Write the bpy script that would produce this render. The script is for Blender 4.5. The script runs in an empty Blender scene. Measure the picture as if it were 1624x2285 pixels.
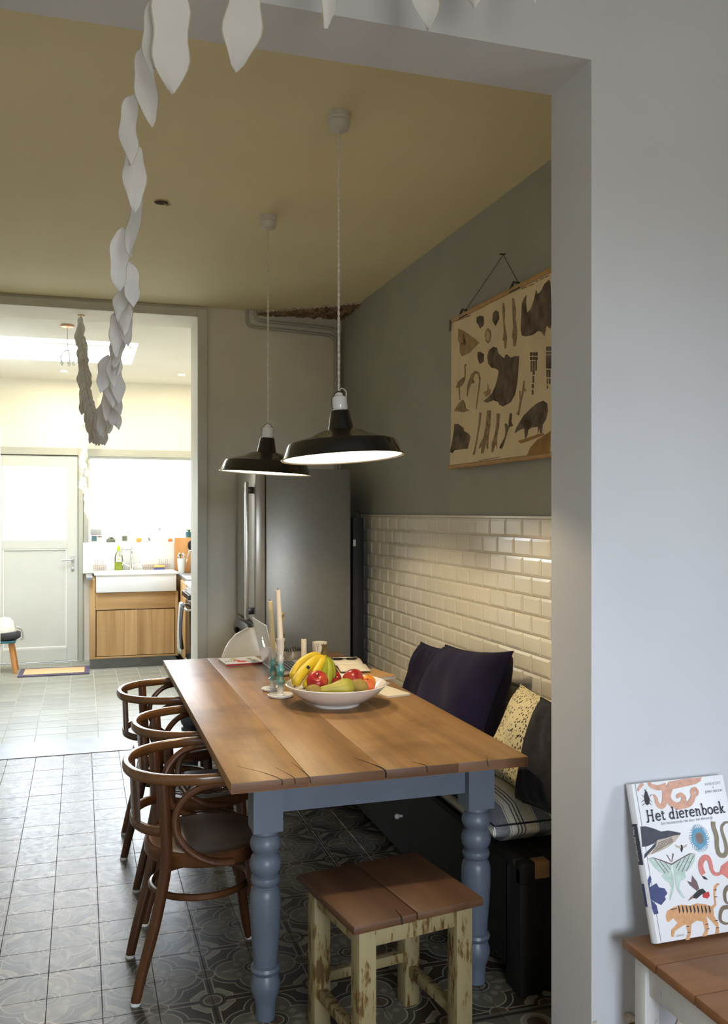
import bpy, bmesh, math, random
from mathutils import Vector, Matrix, Euler
from mathutils.geometry import tessellate_polygon
random.seed(7)
scene = bpy.context.scene
C = scene.collection
R = math.radians

# ---------------------------------------------------------------- camera
cam_d = bpy.data.cameras.new('camera')
cam_d.sensor_fit = 'VERTICAL'; cam_d.sensor_height = 36.0
cam_d.lens = 2000.0 / 2285.0 * 36.0
cam_d.clip_start = 0.05
cam = bpy.data.objects.new('camera', cam_d); C.objects.link(cam)
cam.location = (0, 0, 1.54); cam.rotation_euler = (R(90), 0, R(-17.5))
scene.camera = cam

# ---------------------------------------------------------------- world, daylight, exposure
SKY = 13.5
world = bpy.data.worlds.new('overcast_sky'); scene.world = world
world.use_nodes = True
bg = world.node_tree.nodes['Background']
bg.inputs[1].default_value = SKY
_t = world.node_tree
_tc = _t.nodes.new('ShaderNodeTexCoord'); _sp = _t.nodes.new('ShaderNodeSeparateXYZ'); _rm = _t.nodes.new('ShaderNodeValToRGB')
_t.links.new(_tc.outputs['Generated'], _sp.inputs[0]); _t.links.new(_sp.outputs[2], _rm.inputs[0]); _t.links.new(_rm.outputs[0], bg.inputs[0])
_e = _rm.color_ramp.elements          # ground below the horizon, even overcast sky above
_e[0].position = .0; _e[0].color = (.24, .23, .19, 1); _e[1].position = .03; _e[1].color = (.83, .92, 1.04, 1)
vs = scene.view_settings
vs.view_transform = 'Standard'; vs.look = 'None'; vs.gamma = 1.0; vs.use_curve_mapping = False
vs.exposure = 0.80
scene.display_settings.display_device = 'sRGB'
cy = scene.cycles
cy.use_denoising = True
cy.max_bounces = 10; cy.diffuse_bounces = 6; cy.glossy_bounces = 4; cy.transmission_bounces = 6; cy.transparent_max_bounces = 10
cy.sample_clamp_indirect = 8.0
cy.caustics_reflective = False; cy.caustics_refractive = False

def portal(name, loc, rot, sx, sy):
    l = bpy.data.lights.new(name, 'AREA'); l.shape = 'RECTANGLE'; l.size = sx; l.size_y = sy
    l.cycles.is_portal = True
    o = bpy.data.objects.new(name, l); C.objects.link(o); o.location = loc; o.rotation_euler = rot
    return o
portal('daylight_kitchen_window', (0.71, 9.80, 1.68), (R(-90), 0, 0), 1.30, 0.90)
portal('daylight_kitchen_door', (-0.45, 9.80, 1.63), (R(-90), 0, 0), 0.62, 0.78)
portal('daylight_skylight', (-0.305, 7.99, 3.11), (0, 0, 0), 1.49, 1.10)
portal('daylight_front_window', (3.36, 0.3, 1.65), (0, R(90), 0), 1.4, 1.0)
portal('daylight_rear_window', (0.6, -2.46, 1.65), (R(90), 0, 0), 1.5, 1.7)

# ---------------------------------------------------------------- materials
def srgb(r, g, b):
    f = lambda v: (v/255/12.92 if v/255 <= .04045 else ((v/255+.055)/1.055)**2.4)
    return (f(r), f(g), f(b))
MATS = {}
def nt(name):
    m = bpy.data.materials.new(name); m.use_nodes = True
    t = m.node_tree; b = t.nodes['Principled BSDF']
    MATS[name] = m
    return m, t, b
def N(t, typ, **kw):
    n = t.nodes.new(typ)
    for k, v in kw.items(): setattr(n, k, v)
    return n
def val(t, a):
    return a
def mth(t, op, a, b=None, c=None, clamp=False):
    n = t.nodes.new('ShaderNodeMath'); n.operation = op; n.use_clamp = clamp
    for i, x in enumerate((a, b, c)):
        if x is None: continue
        if isinstance(x, (int, float)): n.inputs[i].default_value = x
        else: t.links.new(x, n.inputs[i])
    return n.outputs[0]
def mixc(t, f, a, b):
    n = t.nodes.new('ShaderNodeMix'); n.data_type = 'RGBA'
    if isinstance(f, (int, float)): n.inputs[0].default_value = f
    else: t.links.new(f, n.inputs[0])
    for i, x in ((6, a), (7, b)):
        if isinstance(x, tuple): n.inputs[i].default_value = (*x[:3], 1)
        else: t.links.new(x, n.inputs[i])
    return n.outputs[2]
def coords(t, scale=(1, 1, 1), kind='Object', rot=(0, 0, 0)):
    tc = N(t, 'ShaderNodeTexCoord'); mp = N(t, 'ShaderNodeMapping')
    mp.inputs['Scale'].default_value = scale; mp.inputs['Rotation'].default_value = rot
    t.links.new(tc.outputs[kind], mp.inputs['Vector'])
    return mp.outputs[0]
def noise(t, vec, scale=5, detail=3, rough=.5):
    n = N(t, 'ShaderNodeTexNoise'); n.inputs['Scale'].default_value = scale
    n.inputs['Detail'].default_value = detail; n.inputs['Roughness'].default_value = rough
    if vec is not None: t.links.new(vec, n.inputs['Vector'])
    return n.outputs['Fac']
def ramp(t, fac, stops, interp='LINEAR'):
    n = N(t, 'ShaderNodeValToRGB'); n.color_ramp.interpolation = interp
    el = n.color_ramp.elements
    while len(el) > 1: el.remove(el[0])
    el[0].position = stops[0][0]; el[0].color = (*stops[0][1], 1)
    for p, c in stops[1:]:
        e = el.new(p); e.color = (*c, 1)
    t.links.new(fac, n.inputs[0])
    return n.outputs[0]
def bumpn(t, b, h, strength=.2, dist=.002):
    n = N(t, 'ShaderNodeBump'); n.inputs['Strength'].default_value = strength; n.inputs['Distance'].default_value = dist
    t.links.new(h, n.inputs['Height']); t.links.new(n.outputs[0], b.inputs['Normal'])
def mul(c, k): return tuple(min(1, x*k) for x in c)

def mat(name, col, rough=.5, metal=0, var=.05, scale=6, bump=0, bscale=80, spec=.5, coat=0, sheen=0, randomize=0, sss=0):
    m, t, b = nt(name)
    v = coords(t)
    f = noise(t, v, scale, 4)
    c = ramp(t, f, [(.3, mul(col, 1-var)), (.7, mul(col, 1+var))])
    if randomize:
        oi = N(t, 'ShaderNodeObjectInfo')
        k = mth(t, 'MULTIPLY_ADD', oi.outputs['Random'], randomize, 1-randomize)
        hs = N(t, 'ShaderNodeHueSaturation'); t.links.new(k, hs.inputs['Value']); t.links.new(c, hs.inputs['Color'])
        c = hs.outputs[0]
    t.links.new(c, b.inputs['Base Color'])
    b.inputs['Roughness'].default_value = rough; b.inputs['Metallic'].default_value = metal
    b.inputs['Specular IOR Level'].default_value = spec
    b.inputs['Coat Weight'].default_value = coat
    b.inputs['Sheen Weight'].default_value = sheen
    if bump: bumpn(t, b, noise(t, v, bscale, 3), bump)
    return m
def wood(name, c1, c2, axis=1, rough=.4, grain=18, bump=.1, spec=.4, dark=None):
    m, t, b = nt(name)
    sc = [grain, grain, grain]; sc[axis] = grain*.06
    v = coords(t, tuple(sc))
    oi = N(t, 'ShaderNodeObjectInfo')
    add = N(t, 'ShaderNodeVectorMath'); add.operation = 'ADD'
    t.links.new(v, add.inputs[0])
    cx = N(t, 'ShaderNodeCombineXYZ')
    for i in range(3): t.links.new(mth(t, 'MULTIPLY', oi.outputs['Random'], 37.0+i*11), cx.inputs[i])
    t.links.new(cx.outputs[0], add.inputs[1])
    f1 = noise(t, add.outputs[0], 1.0, 6, .6)
    f2 = noise(t, add.outputs[0], .22, 3)
    f = mth(t, 'ADD', mth(t, 'MULTIPLY', f1, .6), mth(t, 'MULTIPLY', f2, .4))
    c = ramp(t, f, [(.32, c1), (.5, tuple((a+d)/2 for a, d in zip(c1, c2))), (.68, c2)])
    if dark:
        g = noise(t, coords(t), 3.5, 4)
        c = mixc(t, mth(t, 'MULTIPLY', ramp(t, g, [(.5, (0, 0, 0)), (.68, (1, 1, 1))]), .55), c, dark)
    t.links.new(c, b.inputs['Base Color'])
    b.inputs['Roughness'].default_value = rough; b.inputs['Specular IOR Level'].default_value = spec
    if bump: bumpn(t, b, f1, bump, .002)
    return m
def chipped(name, paint, under, amount=.45, axis=2, rough=.6, mid=None):
    m, t, b = nt(name)
    sc = [60, 60, 60]; sc[axis] = 16
    v = coords(t, tuple(sc))
    f = noise(t, v, 1.0, 8, .65)
    g = noise(t, coords(t), 5, 3)
    h = mth(t, 'ADD', mth(t, 'MULTIPLY', f, .7), mth(t, 'MULTIPLY', g, .3))
    stops = [(amount-.03, under), (amount, mid or under), (amount+.03, paint), (.75, mul(paint, 1.12))]
    t.links.new(ramp(t, h, stops), b.inputs['Base Color'])
    b.inputs['Roughness'].default_value = rough
    bumpn(t, b, ramp(t, h, [(amount-.02, (0, 0, 0)), (amount+.02, (1, 1, 1))]), .5, .002)
    return m
def emit(name, col, strength):
    m, t, b = nt(name)
    b.inputs['Base Color'].default_value = (*col, 1)
    b.inputs['Emission Color'].default_value = (*col, 1); b.inputs['Emission Strength'].default_value = strength
    return m
def glass(name, tint=(1, 1, 1), rough=0.02, refl=.9):
    m, t, b = nt(name)
    t.nodes.remove(b)
    tr = N(t, 'ShaderNodeBsdfTransparent'); tr.inputs[0].default_value = (*tint, 1)
    gl = N(t, 'ShaderNodeBsdfGlossy'); gl.inputs['Roughness'].default_value = rough
    fr = N(t, 'ShaderNodeFresnel'); fr.inputs[0].default_value = 1.45
    mx = N(t, 'ShaderNodeMixShader')
    t.links.new(mth(t, 'MULTIPLY', fr.outputs[0], refl), mx.inputs[0]); t.links.new(tr.outputs[0], mx.inputs[1]); t.links.new(gl.outputs[0], mx.inputs[2])
    t.links.new(mx.outputs[0], t.nodes['Material Output'].inputs[0])
    return m

mat('white_paint', (.60, .617, .65), .7, var=.03, scale=3, bump=.12, bscale=25)
mat('far_paint', (.74, .71, .62), .65, var=.05, scale=3, bump=.15, bscale=20)
mat('casing_paint', (.60, .595, .53), .5, var=.05, scale=5)
mat('green_grey_paint', (.335, .34, .295), .7, var=.06, scale=3, bump=.12, bscale=25)
mat('ceiling_paint', (.80, .72, .475), .75, var=.03, scale=2)
mat('kitchen_ceiling', (.66, .645, .57), .7, var=.02, scale=3)
mat('kitchen_trim', (.44, .45, .39), .5, var=.04, scale=5)
mat('kitchen_paint', (.80, .775, .68), .7, var=.02, scale=3)
mat('kitchen_white', (.80, .80, .76), .45, var=.02, scale=3)
mat('door_paint', (.60, .615, .57), .4, var=.03, scale=3)
mat('plain_floor', (.30, .22, .15), .5, var=.2)
mat('grout_floor', (.09, .085, .075), .9, var=.3, scale=30)
mat('grout_wall', (.62, .58, .48), .8, var=.05)
mat('kitchen_grout', (.55, .55, .48), .8)
mat('metro_tile', (.84, .81, .72), .13, var=.02, scale=8, spec=.5, randomize=.06)
mat('slate_tile', (.31, .315, .265), .35, var=.12, scale=7, randomize=.22)
mat('threshold_stone', (.27, .29, .31), .35, var=.12, scale=8)
mat('pipe_paint', (.42, .42, .385), .45, var=.05)
mat('rubble', (.23, .15, .085), .95, var=.55, scale=22, bump=.8, bscale=50)
mat('rubble_dark', (.06, .045, .035), .95, var=.5, scale=20, bump=.8, bscale=50)
mat('plaster_edge', (.50, .44, .35), .9, var=.3, scale=25, bump=.6, bscale=60)
wood('table_wood', srgb(122, 90, 56), srgb(172, 134, 88), 1, .45, 22, .12, dark=srgb(92, 60, 34))
wood('table_end', srgb(84, 56, 38), srgb(128, 92, 66), 0, .5, 20, .15)
wood('bent_wood', srgb(60, 34, 19), srgb(104, 64, 36), 2, .26, 10, .03, spec=.6)
wood('bent_rail', srgb(74, 46, 24), srgb(124, 84, 46), 0, .24, 10, .03, spec=.6)
wood('seat_wood', srgb(64, 42, 28), srgb(104, 72, 46), 0, .3, 8, .03, spec=.6)
wood('stool_wood', srgb(70, 46, 30), srgb(108, 74, 48), 1, .5, 14, .15)
wood('oak', srgb(160, 122, 76), srgb(206, 168, 116), 2, .5, 14, .05)
wood('oak_flat', srgb(160, 122, 76), srgb(206, 168, 116), 0, .5, 14, .05)
wood('board_wood', srgb(186, 128, 76), srgb(216, 164, 108), 2, .5, 12, .03)
wood('side_table_wood', srgb(110, 74, 46), srgb(160, 116, 78), 0, .45, 14, .1)
wood('black_wood', (.007, .006, .005), (.018, .016, .014), 2, .6, 14, .1, spec=.2)
wood('raw_wood', srgb(130, 96, 60), srgb(170, 130, 86), 0, .7, 20, .1)
mat('table_paint', srgb(94, 103, 116), .38, var=.06, scale=10, bump=.05)
chipped('stool_paint', srgb(142, 129, 92), srgb(86, 62, 32), .445, 2, .55, mid=srgb(126, 100, 46))
chipped('white_chip_paint', srgb(212, 214, 214), srgb(120, 96, 66), .36, 2, .6)
mat('black_enamel', (.012, .011, .010), .18, var=.1, coat=.4)
mat('white_enamel', (.85, .84, .80), .3, var=.01)
mat('porcelain', (.84, .84, .83), .12, var=.01, coat=.3)
mat('plastic_white', (.78, .76, .70), .25, var=.01)
mat('rose_white', (.62, .60, .55), .4, var=.02)
mat('cord', (.66, .64, .58), .8, var=.15, scale=90)
emit('bulb_glow', (1.0, .79, .50), 430.0)
emit('spot_glow', (1.0, .82, .55), 720.0)
emit('emblem_glow', (.95, .97, 1.0), 2.2)
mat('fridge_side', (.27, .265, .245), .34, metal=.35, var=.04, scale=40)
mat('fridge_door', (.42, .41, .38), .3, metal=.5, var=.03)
mat('brushed_metal', (.62, .62, .61), .28, metal=.9, var=.03)
mat('chrome', (.75, .75, .75), .08, metal=1, var=0)
mat('black_plastic', (.012, .012, .014), .3, var=.1)
mat('aluminium', (.56, .54, .51), .35, metal=.7, var=.02)
mat('key_black', (.02, .02, .022), .4)
mat('paper_canvas', srgb(226, 209, 172), .85, var=.07, scale=7, bump=.1, bscale=200)
mat('print_dark', srgb(110, 97, 84), .9, var=.55, scale=16, spec=.2)
mat('print_mid', srgb(152, 132, 102), .9, var=.4, scale=45, spec=.2)
mat('print_pale', srgb(196, 172, 130), .85, var=.05)
mat('print_pale2', srgb(168, 142, 100), .85, var=.2, scale=30)
mat('print_stain', srgb(160, 122, 72), .85, var=.2, scale=20)
mat('batten', srgb(184, 148, 92), .6, var=.12, scale=20)
mat('batten_black', (.03, .025, .02), .5)
mat('string', (.16, .14, .11), .9)
mat('navy_fabric', (.011, .0095, .030), .85, var=.25, scale=5, bump=.5, bscale=220, sheen=.04, spec=.08)
mat('charcoal_fabric', (.020, .020, .025), .9, var=.25, scale=40, bump=.5, bscale=220, sheen=.06, spec=.08)
mat('piping_dark', (.02, .02, .03), .8)
mat('leaf_paper', (.78, .78, .79), .75, var=.04, scale=12, bump=.15, bscale=60)
mat('leaf_edging', (.52, .47, .37), .8, var=.1, scale=40)
mat('leaf_paper_white', (.85, .84, .80), .75, var=.03, scale=12)
mat('candle_cream', srgb(228, 216, 176), .4, var=.03)
mat('candle_white', srgb(232, 224, 208), .4, var=.02)
mat('wick', (.03, .025, .02), .9)
mat('banana_yellow', srgb(214, 186, 44), .45, var=.18, scale=9)
mat('banana_green', srgb(158, 164, 44), .45, var=.2, scale=9)
mat('banana_stem', srgb(88, 74, 34), .7, var=.3, scale=40)
mat('sticker_dark', srgb(40, 60, 62), .4)
mat('kiwi_skin', srgb(150, 128, 62), .7, var=.15, scale=40, bump=.2, bscale=200)
mat('orange_skin', srgb(226, 140, 30), .4, var=.08, scale=20, bump=.2, bscale=250)
mat('peach_skin', srgb(206, 104, 62), .5, var=.25, scale=12)
mat('pear_skin', srgb(166, 160, 66), .45, var=.14, scale=22)
mat('page_white', srgb(236, 228, 208), .8, var=.02)
mat('page_edge', srgb(214, 204, 184), .9, var=.06, scale=120)
mat('kraft', srgb(186, 148, 96), .8, var=.06)
mat('cover_white', srgb(232, 232, 234), .4, var=.01)
mat('red_cover', srgb(150, 34, 34), .5)
mat('print_red', srgb(196, 60, 62), .6, var=.15, scale=40)
mat('print_lime', srgb(176, 186, 50), .6, var=.1)
mat('print_grey', srgb(120, 116, 112), .6)
mat('navy_cover', srgb(26, 28, 46), .5)
mat('frames_black', (.015, .012, .012), .25)
for n_, c_ in dict(navy=(58, 58, 72), cream=(190, 178, 160), mint=(184, 204, 194), plum=(112, 88, 92), pink=(212, 126, 116), ink=(34, 30, 38),
                   brown=(122, 104, 84), red=(186, 46, 52), tiger=(208, 156, 108), blue=(58, 68, 112), octo=(208, 158, 134), olive=(132, 122, 98), sea=(92, 152, 180), seabrown=(128, 110, 104)).items():
    mat('ink_'+n_, srgb(*c_), .5, var=.14, scale=60)
mat('ink_title', srgb(24, 20, 34), .5, var=0)
mat('ink_grey', srgb(120, 118, 124), .5, var=0)
mat('copper', (.62, .34, .22), .3, metal=.9)
mat('lime_liquid', srgb(206, 222, 40), .25, var=.03)
mat('lime_cap', srgb(186, 214, 40), .4)
mat('wire_bronze', (.42, .30, .22), .4, metal=.6)
mat('slate_top', (.19, .20, .205), .35, var=.12, scale=10)
mat('leaf_green', srgb(110, 150, 50), .5, var=.25, scale=20)
mat('teal_pot', srgb(52, 104, 116), .4, var=.1)
mat('grey_pot', srgb(112, 116, 98), .5, var=.1)
mat('pumpkin', srgb(240, 164, 84), .45, var=.08)
mat('toy_pink', srgb(226, 208, 210), .4)
mat('toy_grey', srgb(176, 176, 176), .4)
mat('toy_teal', srgb(70, 112, 116), .3)
mat('sponge_yellow', srgb(226, 186, 104), .9, var=.15, scale=60)
mat('sponge_blue', srgb(76, 80, 130), .9)
mat('mat_border', srgb(92, 84, 104), .9, var=.1, scale=90)
mat('mat_coir', srgb(214, 182, 138), .95, var=.15, scale=120, bump=.5, bscale=300)
mat('oven_black', (.02, .02, .02), .15)
mat('cloth_grey', srgb(176, 174, 168), .9, var=.2, scale=30, bump=.3, bscale=200)
mat('cloth_dark', srgb(62, 62, 64), .9, var=.3, scale=60, bump=.3, bscale=200)
mat('cloth_white', srgb(222, 218, 206), .9, var=.1, scale=30)
mat('black_board', (.010, .011, .016), .6, var=.3)
mat('tag_white', (.7, .7, .68), .6)
mat('tin', (.55, .53, .48), .25, metal=.7, var=.2, scale=25)
mat('wax', (.66, .60, .46), .6)
mat('cup_print', srgb(176, 150, 128), .6)
mat('dried_flower', srgb(190, 166, 116), .8, var=.2, scale=60)
glass('window_glass', (1, 1, 1), .01, .6)
glass('clear_glass', (.97, .98, .98), .02, 1.0)
glass('bottle_glass', (.96, .98, .93), .05, 1.0)

def apple_mat():
    m, t, b = nt('apple_skin')
    v = coords(t, (1, 1, 1))
    f = noise(t, coords(t, (26, 26, 4)), 1, 5, .6)
    g = noise(t, v, 9, 3)
    h = mth(t, 'ADD', mth(t, 'MULTIPLY', f, .55), mth(t, 'MULTIPLY', g, .45))
    t.links.new(ramp(t, h, [(.36, srgb(120, 22, 30)), (.5, srgb(166, 40, 42)), (.62, srgb(190, 90, 52)), (.7, srgb(198, 150, 70))]), b.inputs['Base Color'])
    b.inputs['Roughness'].default_value = .28
apple_mat()
def glaze_mat():
    m, t, b = nt('glazed_ceramic')
    v = coords(t, (14, 14, 9))
    f = noise(t, v, 1, 3)
    tc = N(t, 'ShaderNodeTexCoord'); sp = N(t, 'ShaderNodeSeparateXYZ'); t.links.new(tc.outputs['Object'], sp.inputs[0])
    band = ramp(t, mth(t, 'MULTIPLY', sp.outputs[2], 4.0), [(.1, (0, 0, 0)), (.25, (1, 1, 1)), (.62, (1, 1, 1)), (.72, (0, 0, 0))])
    k = mth(t, 'MULTIPLY', ramp(t, f, [(.32, (0, 0, 0)), (.45, (1, 1, 1))]), band)
    g = ramp(t, noise(t, v, 1.7, 2), [(.4, srgb(70, 140, 138)), (.55, srgb(104, 176, 184)), (.7, srgb(50, 84, 150))])
    t.links.new(mixc(t, k, srgb(216, 212, 206), g), b.inputs['Base Color'])
    b.inputs['Roughness'].default_value = .18
glaze_mat()
def stripe_mat():
    m, t, b = nt('striped_fabric')
    tc = N(t, 'ShaderNodeTexCoord'); sp = N(t, 'ShaderNodeSeparateXYZ'); t.links.new(tc.outputs['Object'], sp.inputs[0])
    fr = mth(t, 'FRACT', mth(t, 'DIVIDE', mth(t, 'ADD', sp.outputs[0], 1.0), .158))
    cr = srgb(222, 214, 190); gr = srgb(112, 114, 124); dk = srgb(58, 60, 72); wh = srgb(226, 222, 210)
    st = [(0, gr), (.30, wh), (.325, gr), (.34, wh), (.47, dk), (.50, wh), (.55, dk), (.58, wh), (.63, dk), (.66, wh), (.78, cr), (.93, gr), (.945, wh), (.965, gr)]
    c = ramp(t, fr, st, 'CONSTANT')
    w = noise(t, coords(t), 180, 2)
    c = mixc(t, .12, c, ramp(t, w, [(.3, (.1, .1, .1)), (.7, (1, 1, 1))]))
    t.links.new(c, b.inputs['Base Color']); b.inputs['Roughness'].default_value = .9
    bumpn(t, b, w, .2, .001)
stripe_mat()
def speckle_mat():
    m, t, b = nt('speckled_fabric')
    v = coords(t, (1, .6, 1))
    vo = N(t, 'ShaderNodeTexVoronoi'); vo.inputs['Scale'].default_value = 115; t.links.new(v, vo.inputs['Vector'])
    d = mth(t, 'LESS_THAN', vo.outputs['Distance'], .34)
    g = mth(t, 'GREATER_THAN', noise(t, coords(t), 13, 2), .40)
    t.links.new(mixc(t, mth(t, 'MULTIPLY', d, g), srgb(216, 206, 168), srgb(44, 36, 34)), b.inputs['Base Color'])
    b.inputs['Roughness'].default_value = .9
speckle_mat()
def patterned_tile_mat():
    # encaustic cement tile print, repeats every two tiles
    m, t, b = nt('encaustic_tile')
    P = .1665
    ge = N(t, 'ShaderNodeNewGeometry'); sp = N(t, 'ShaderNodeSeparateXYZ'); t.links.new(ge.outputs['Position'], sp.inputs[0])
    def fold(sock, origin):
        p = mth(t, 'DIVIDE', mth(t, 'SUBTRACT', sock, origin), P)
        return mth(t, 'PINGPONG', p, 1.0)
    ax = fold(sp.outputs[0], 1.228); by = fold(sp.outputs[1], 2.507 + P)      # flower centre at (0,0)
    a = mth(t, 'MAXIMUM', ax, by); c = mth(t, 'MINIMUM', ax, by)
    def dist(px, py, x0, y0):
        dx = mth(t, 'SUBTRACT', px, x0); dy = mth(t, 'SUBTRACT', py, y0)
        return mth(t, 'SQRT', mth(t, 'ADD', mth(t, 'MULTIPLY', dx, dx), mth(t, 'MULTIPLY', dy, dy)))
    def lt(x, k): return mth(t, 'LESS_THAN', x, k)
    def band(x, k, w): return lt(mth(t, 'ABSOLUTE', mth(t, 'SUBTRACT', x, k)), w)
    brown = (.040, .027, .018); grey = (.135, .122, .090); lgrey = (.235, .21, .155); line = (.34, .295, .215); blue = (.046, .043, .037); rust = (.10, .066, .043)
    lobe = dist(a, c, .44, 0.0); cen = dist(ax, by, 0, 0); mid = dist(a, c, 1, 0); oc = dist(ax, by, 1, 1)
    ex = mth(t, 'SUBTRACT', 1.0, c); ey = mth(t, 'SUBTRACT', 1.0, a)          # from star centre
    octd = mth(t, 'MAXIMUM', ex, mth(t, 'MULTIPLY', mth(t, 'ADD', ex, ey), .72))
    col = mixc(t, lt(lobe, .50), brown, blue)
    col = mixc(t, band(lobe, .50, .012), col, line)
    col = mixc(t, lt(octd, .40), col, lgrey)
    col = mixc(t, band(octd, .40, .014), col, line)
    stripe = lt(ey, .075)
    col = mixc(t, stripe, col, brown)
    col = mixc(t, band(ey, .075, .013), col, line)
    col = mixc(t, lt(oc, .26), col, brown); col = mixc(t, lt(oc, .17), col, rust); col = mixc(t, band(oc, .17, .013), col, line)
    inlobe = lt(lobe, .37)
    col = mixc(t, inlobe, col, grey)
    pet = mth(t, 'ADD', mth(t, 'ABSOLUTE', mth(t, 'SUBTRACT', a, .5)), mth(t, 'MULTIPLY', c, 2.6))
    col = mixc(t, mth(t, 'MULTIPLY', lt(pet, .22), inlobe), col, lgrey)
    pet2 = mth(t, 'ADD', mth(t, 'ABSOLUTE', mth(t, 'SUBTRACT', a, .36)), mth(t, 'ABSOLUTE', mth(t, 'SUBTRACT', c, .20)))
    col = mixc(t, mth(t, 'MULTIPLY', lt(pet2, .09), inlobe), col, lgrey)
    col = mixc(t, band(lobe, .37, .014), col, line)
    col = mixc(t, lt(cen, .24), col, blue); col = mixc(t, lt(cen, .15), col, rust); col = mixc(t, band(cen, .15, .014), col, line); col = mixc(t, band(cen, .24, .01), col, line)
    col = mixc(t, lt(mid, .18), col, rust); col = mixc(t, band(mid, .18, .014), col, line)
    # border course along the front edge
    by0 = mth(t, 'LESS_THAN', sp.outputs[1], 2.507)
    fy = mth(t, 'DIVIDE', mth(t, 'SUBTRACT', 2.507, sp.outputs[1]), P)
    bc = mixc(t, band(fy, .12, .04), grey, brown); bc = mixc(t, band(fy, .88, .04), bc, brown)
    bd = dist(ax, fy, .5, .5); bc = mixc(t, lt(bd, .28), bc, lgrey); bc = mixc(t, lt(bd, .18), bc, rust); bc = mixc(t, band(bd, .28, .02), bc, line)
    col = mixc(t, by0, col, bc)
    # foot-worn tone, with the floor sheen also painted into the base colour
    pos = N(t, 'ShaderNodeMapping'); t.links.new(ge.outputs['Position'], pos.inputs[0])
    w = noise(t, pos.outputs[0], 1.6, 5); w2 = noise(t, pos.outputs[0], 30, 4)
    walk_sheen = mth(t, 'SMOOTH_MIN', 1.0, mth(t, 'MULTIPLY_ADD', sp.outputs[0], -1.1, .62), .3)     # paler to the left: rubbed path past the chairs plus painted sheen
    wear_sheen = mth(t, 'MULTIPLY', mth(t, 'MULTIPLY_ADD', w2, .5, mth(t, 'MULTIPLY_ADD', w, .7, .0)), mth(t, 'MAXIMUM', mth(t, 'MULTIPLY', walk_sheen, .5), .04), clamp=True)
    col = mixc(t, wear_sheen, col, (.25, .235, .19))
    oi = N(t, 'ShaderNodeObjectInfo')
    hs = N(t, 'ShaderNodeHueSaturation'); t.links.new(mth(t, 'MULTIPLY_ADD', oi.outputs['Random'], .22, .86), hs.inputs['Value']); t.links.new(col, hs.inputs['Color'])
    t.links.new(hs.outputs[0], b.inputs['Base Color'])
    t.links.new(mth(t, 'MULTIPLY_ADD', w2, .25, .24), b.inputs['Roughness'])
    bumpn(t, b, w2, .12, .001)
patterned_tile_mat()
def cover_face_mat():
    m, t, b = nt('plank_crack'); b.inputs['Base Color'].default_value = (.012, .008, .005, 1); b.inputs['Roughness'].default_value = .9
cover_face_mat()

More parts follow.
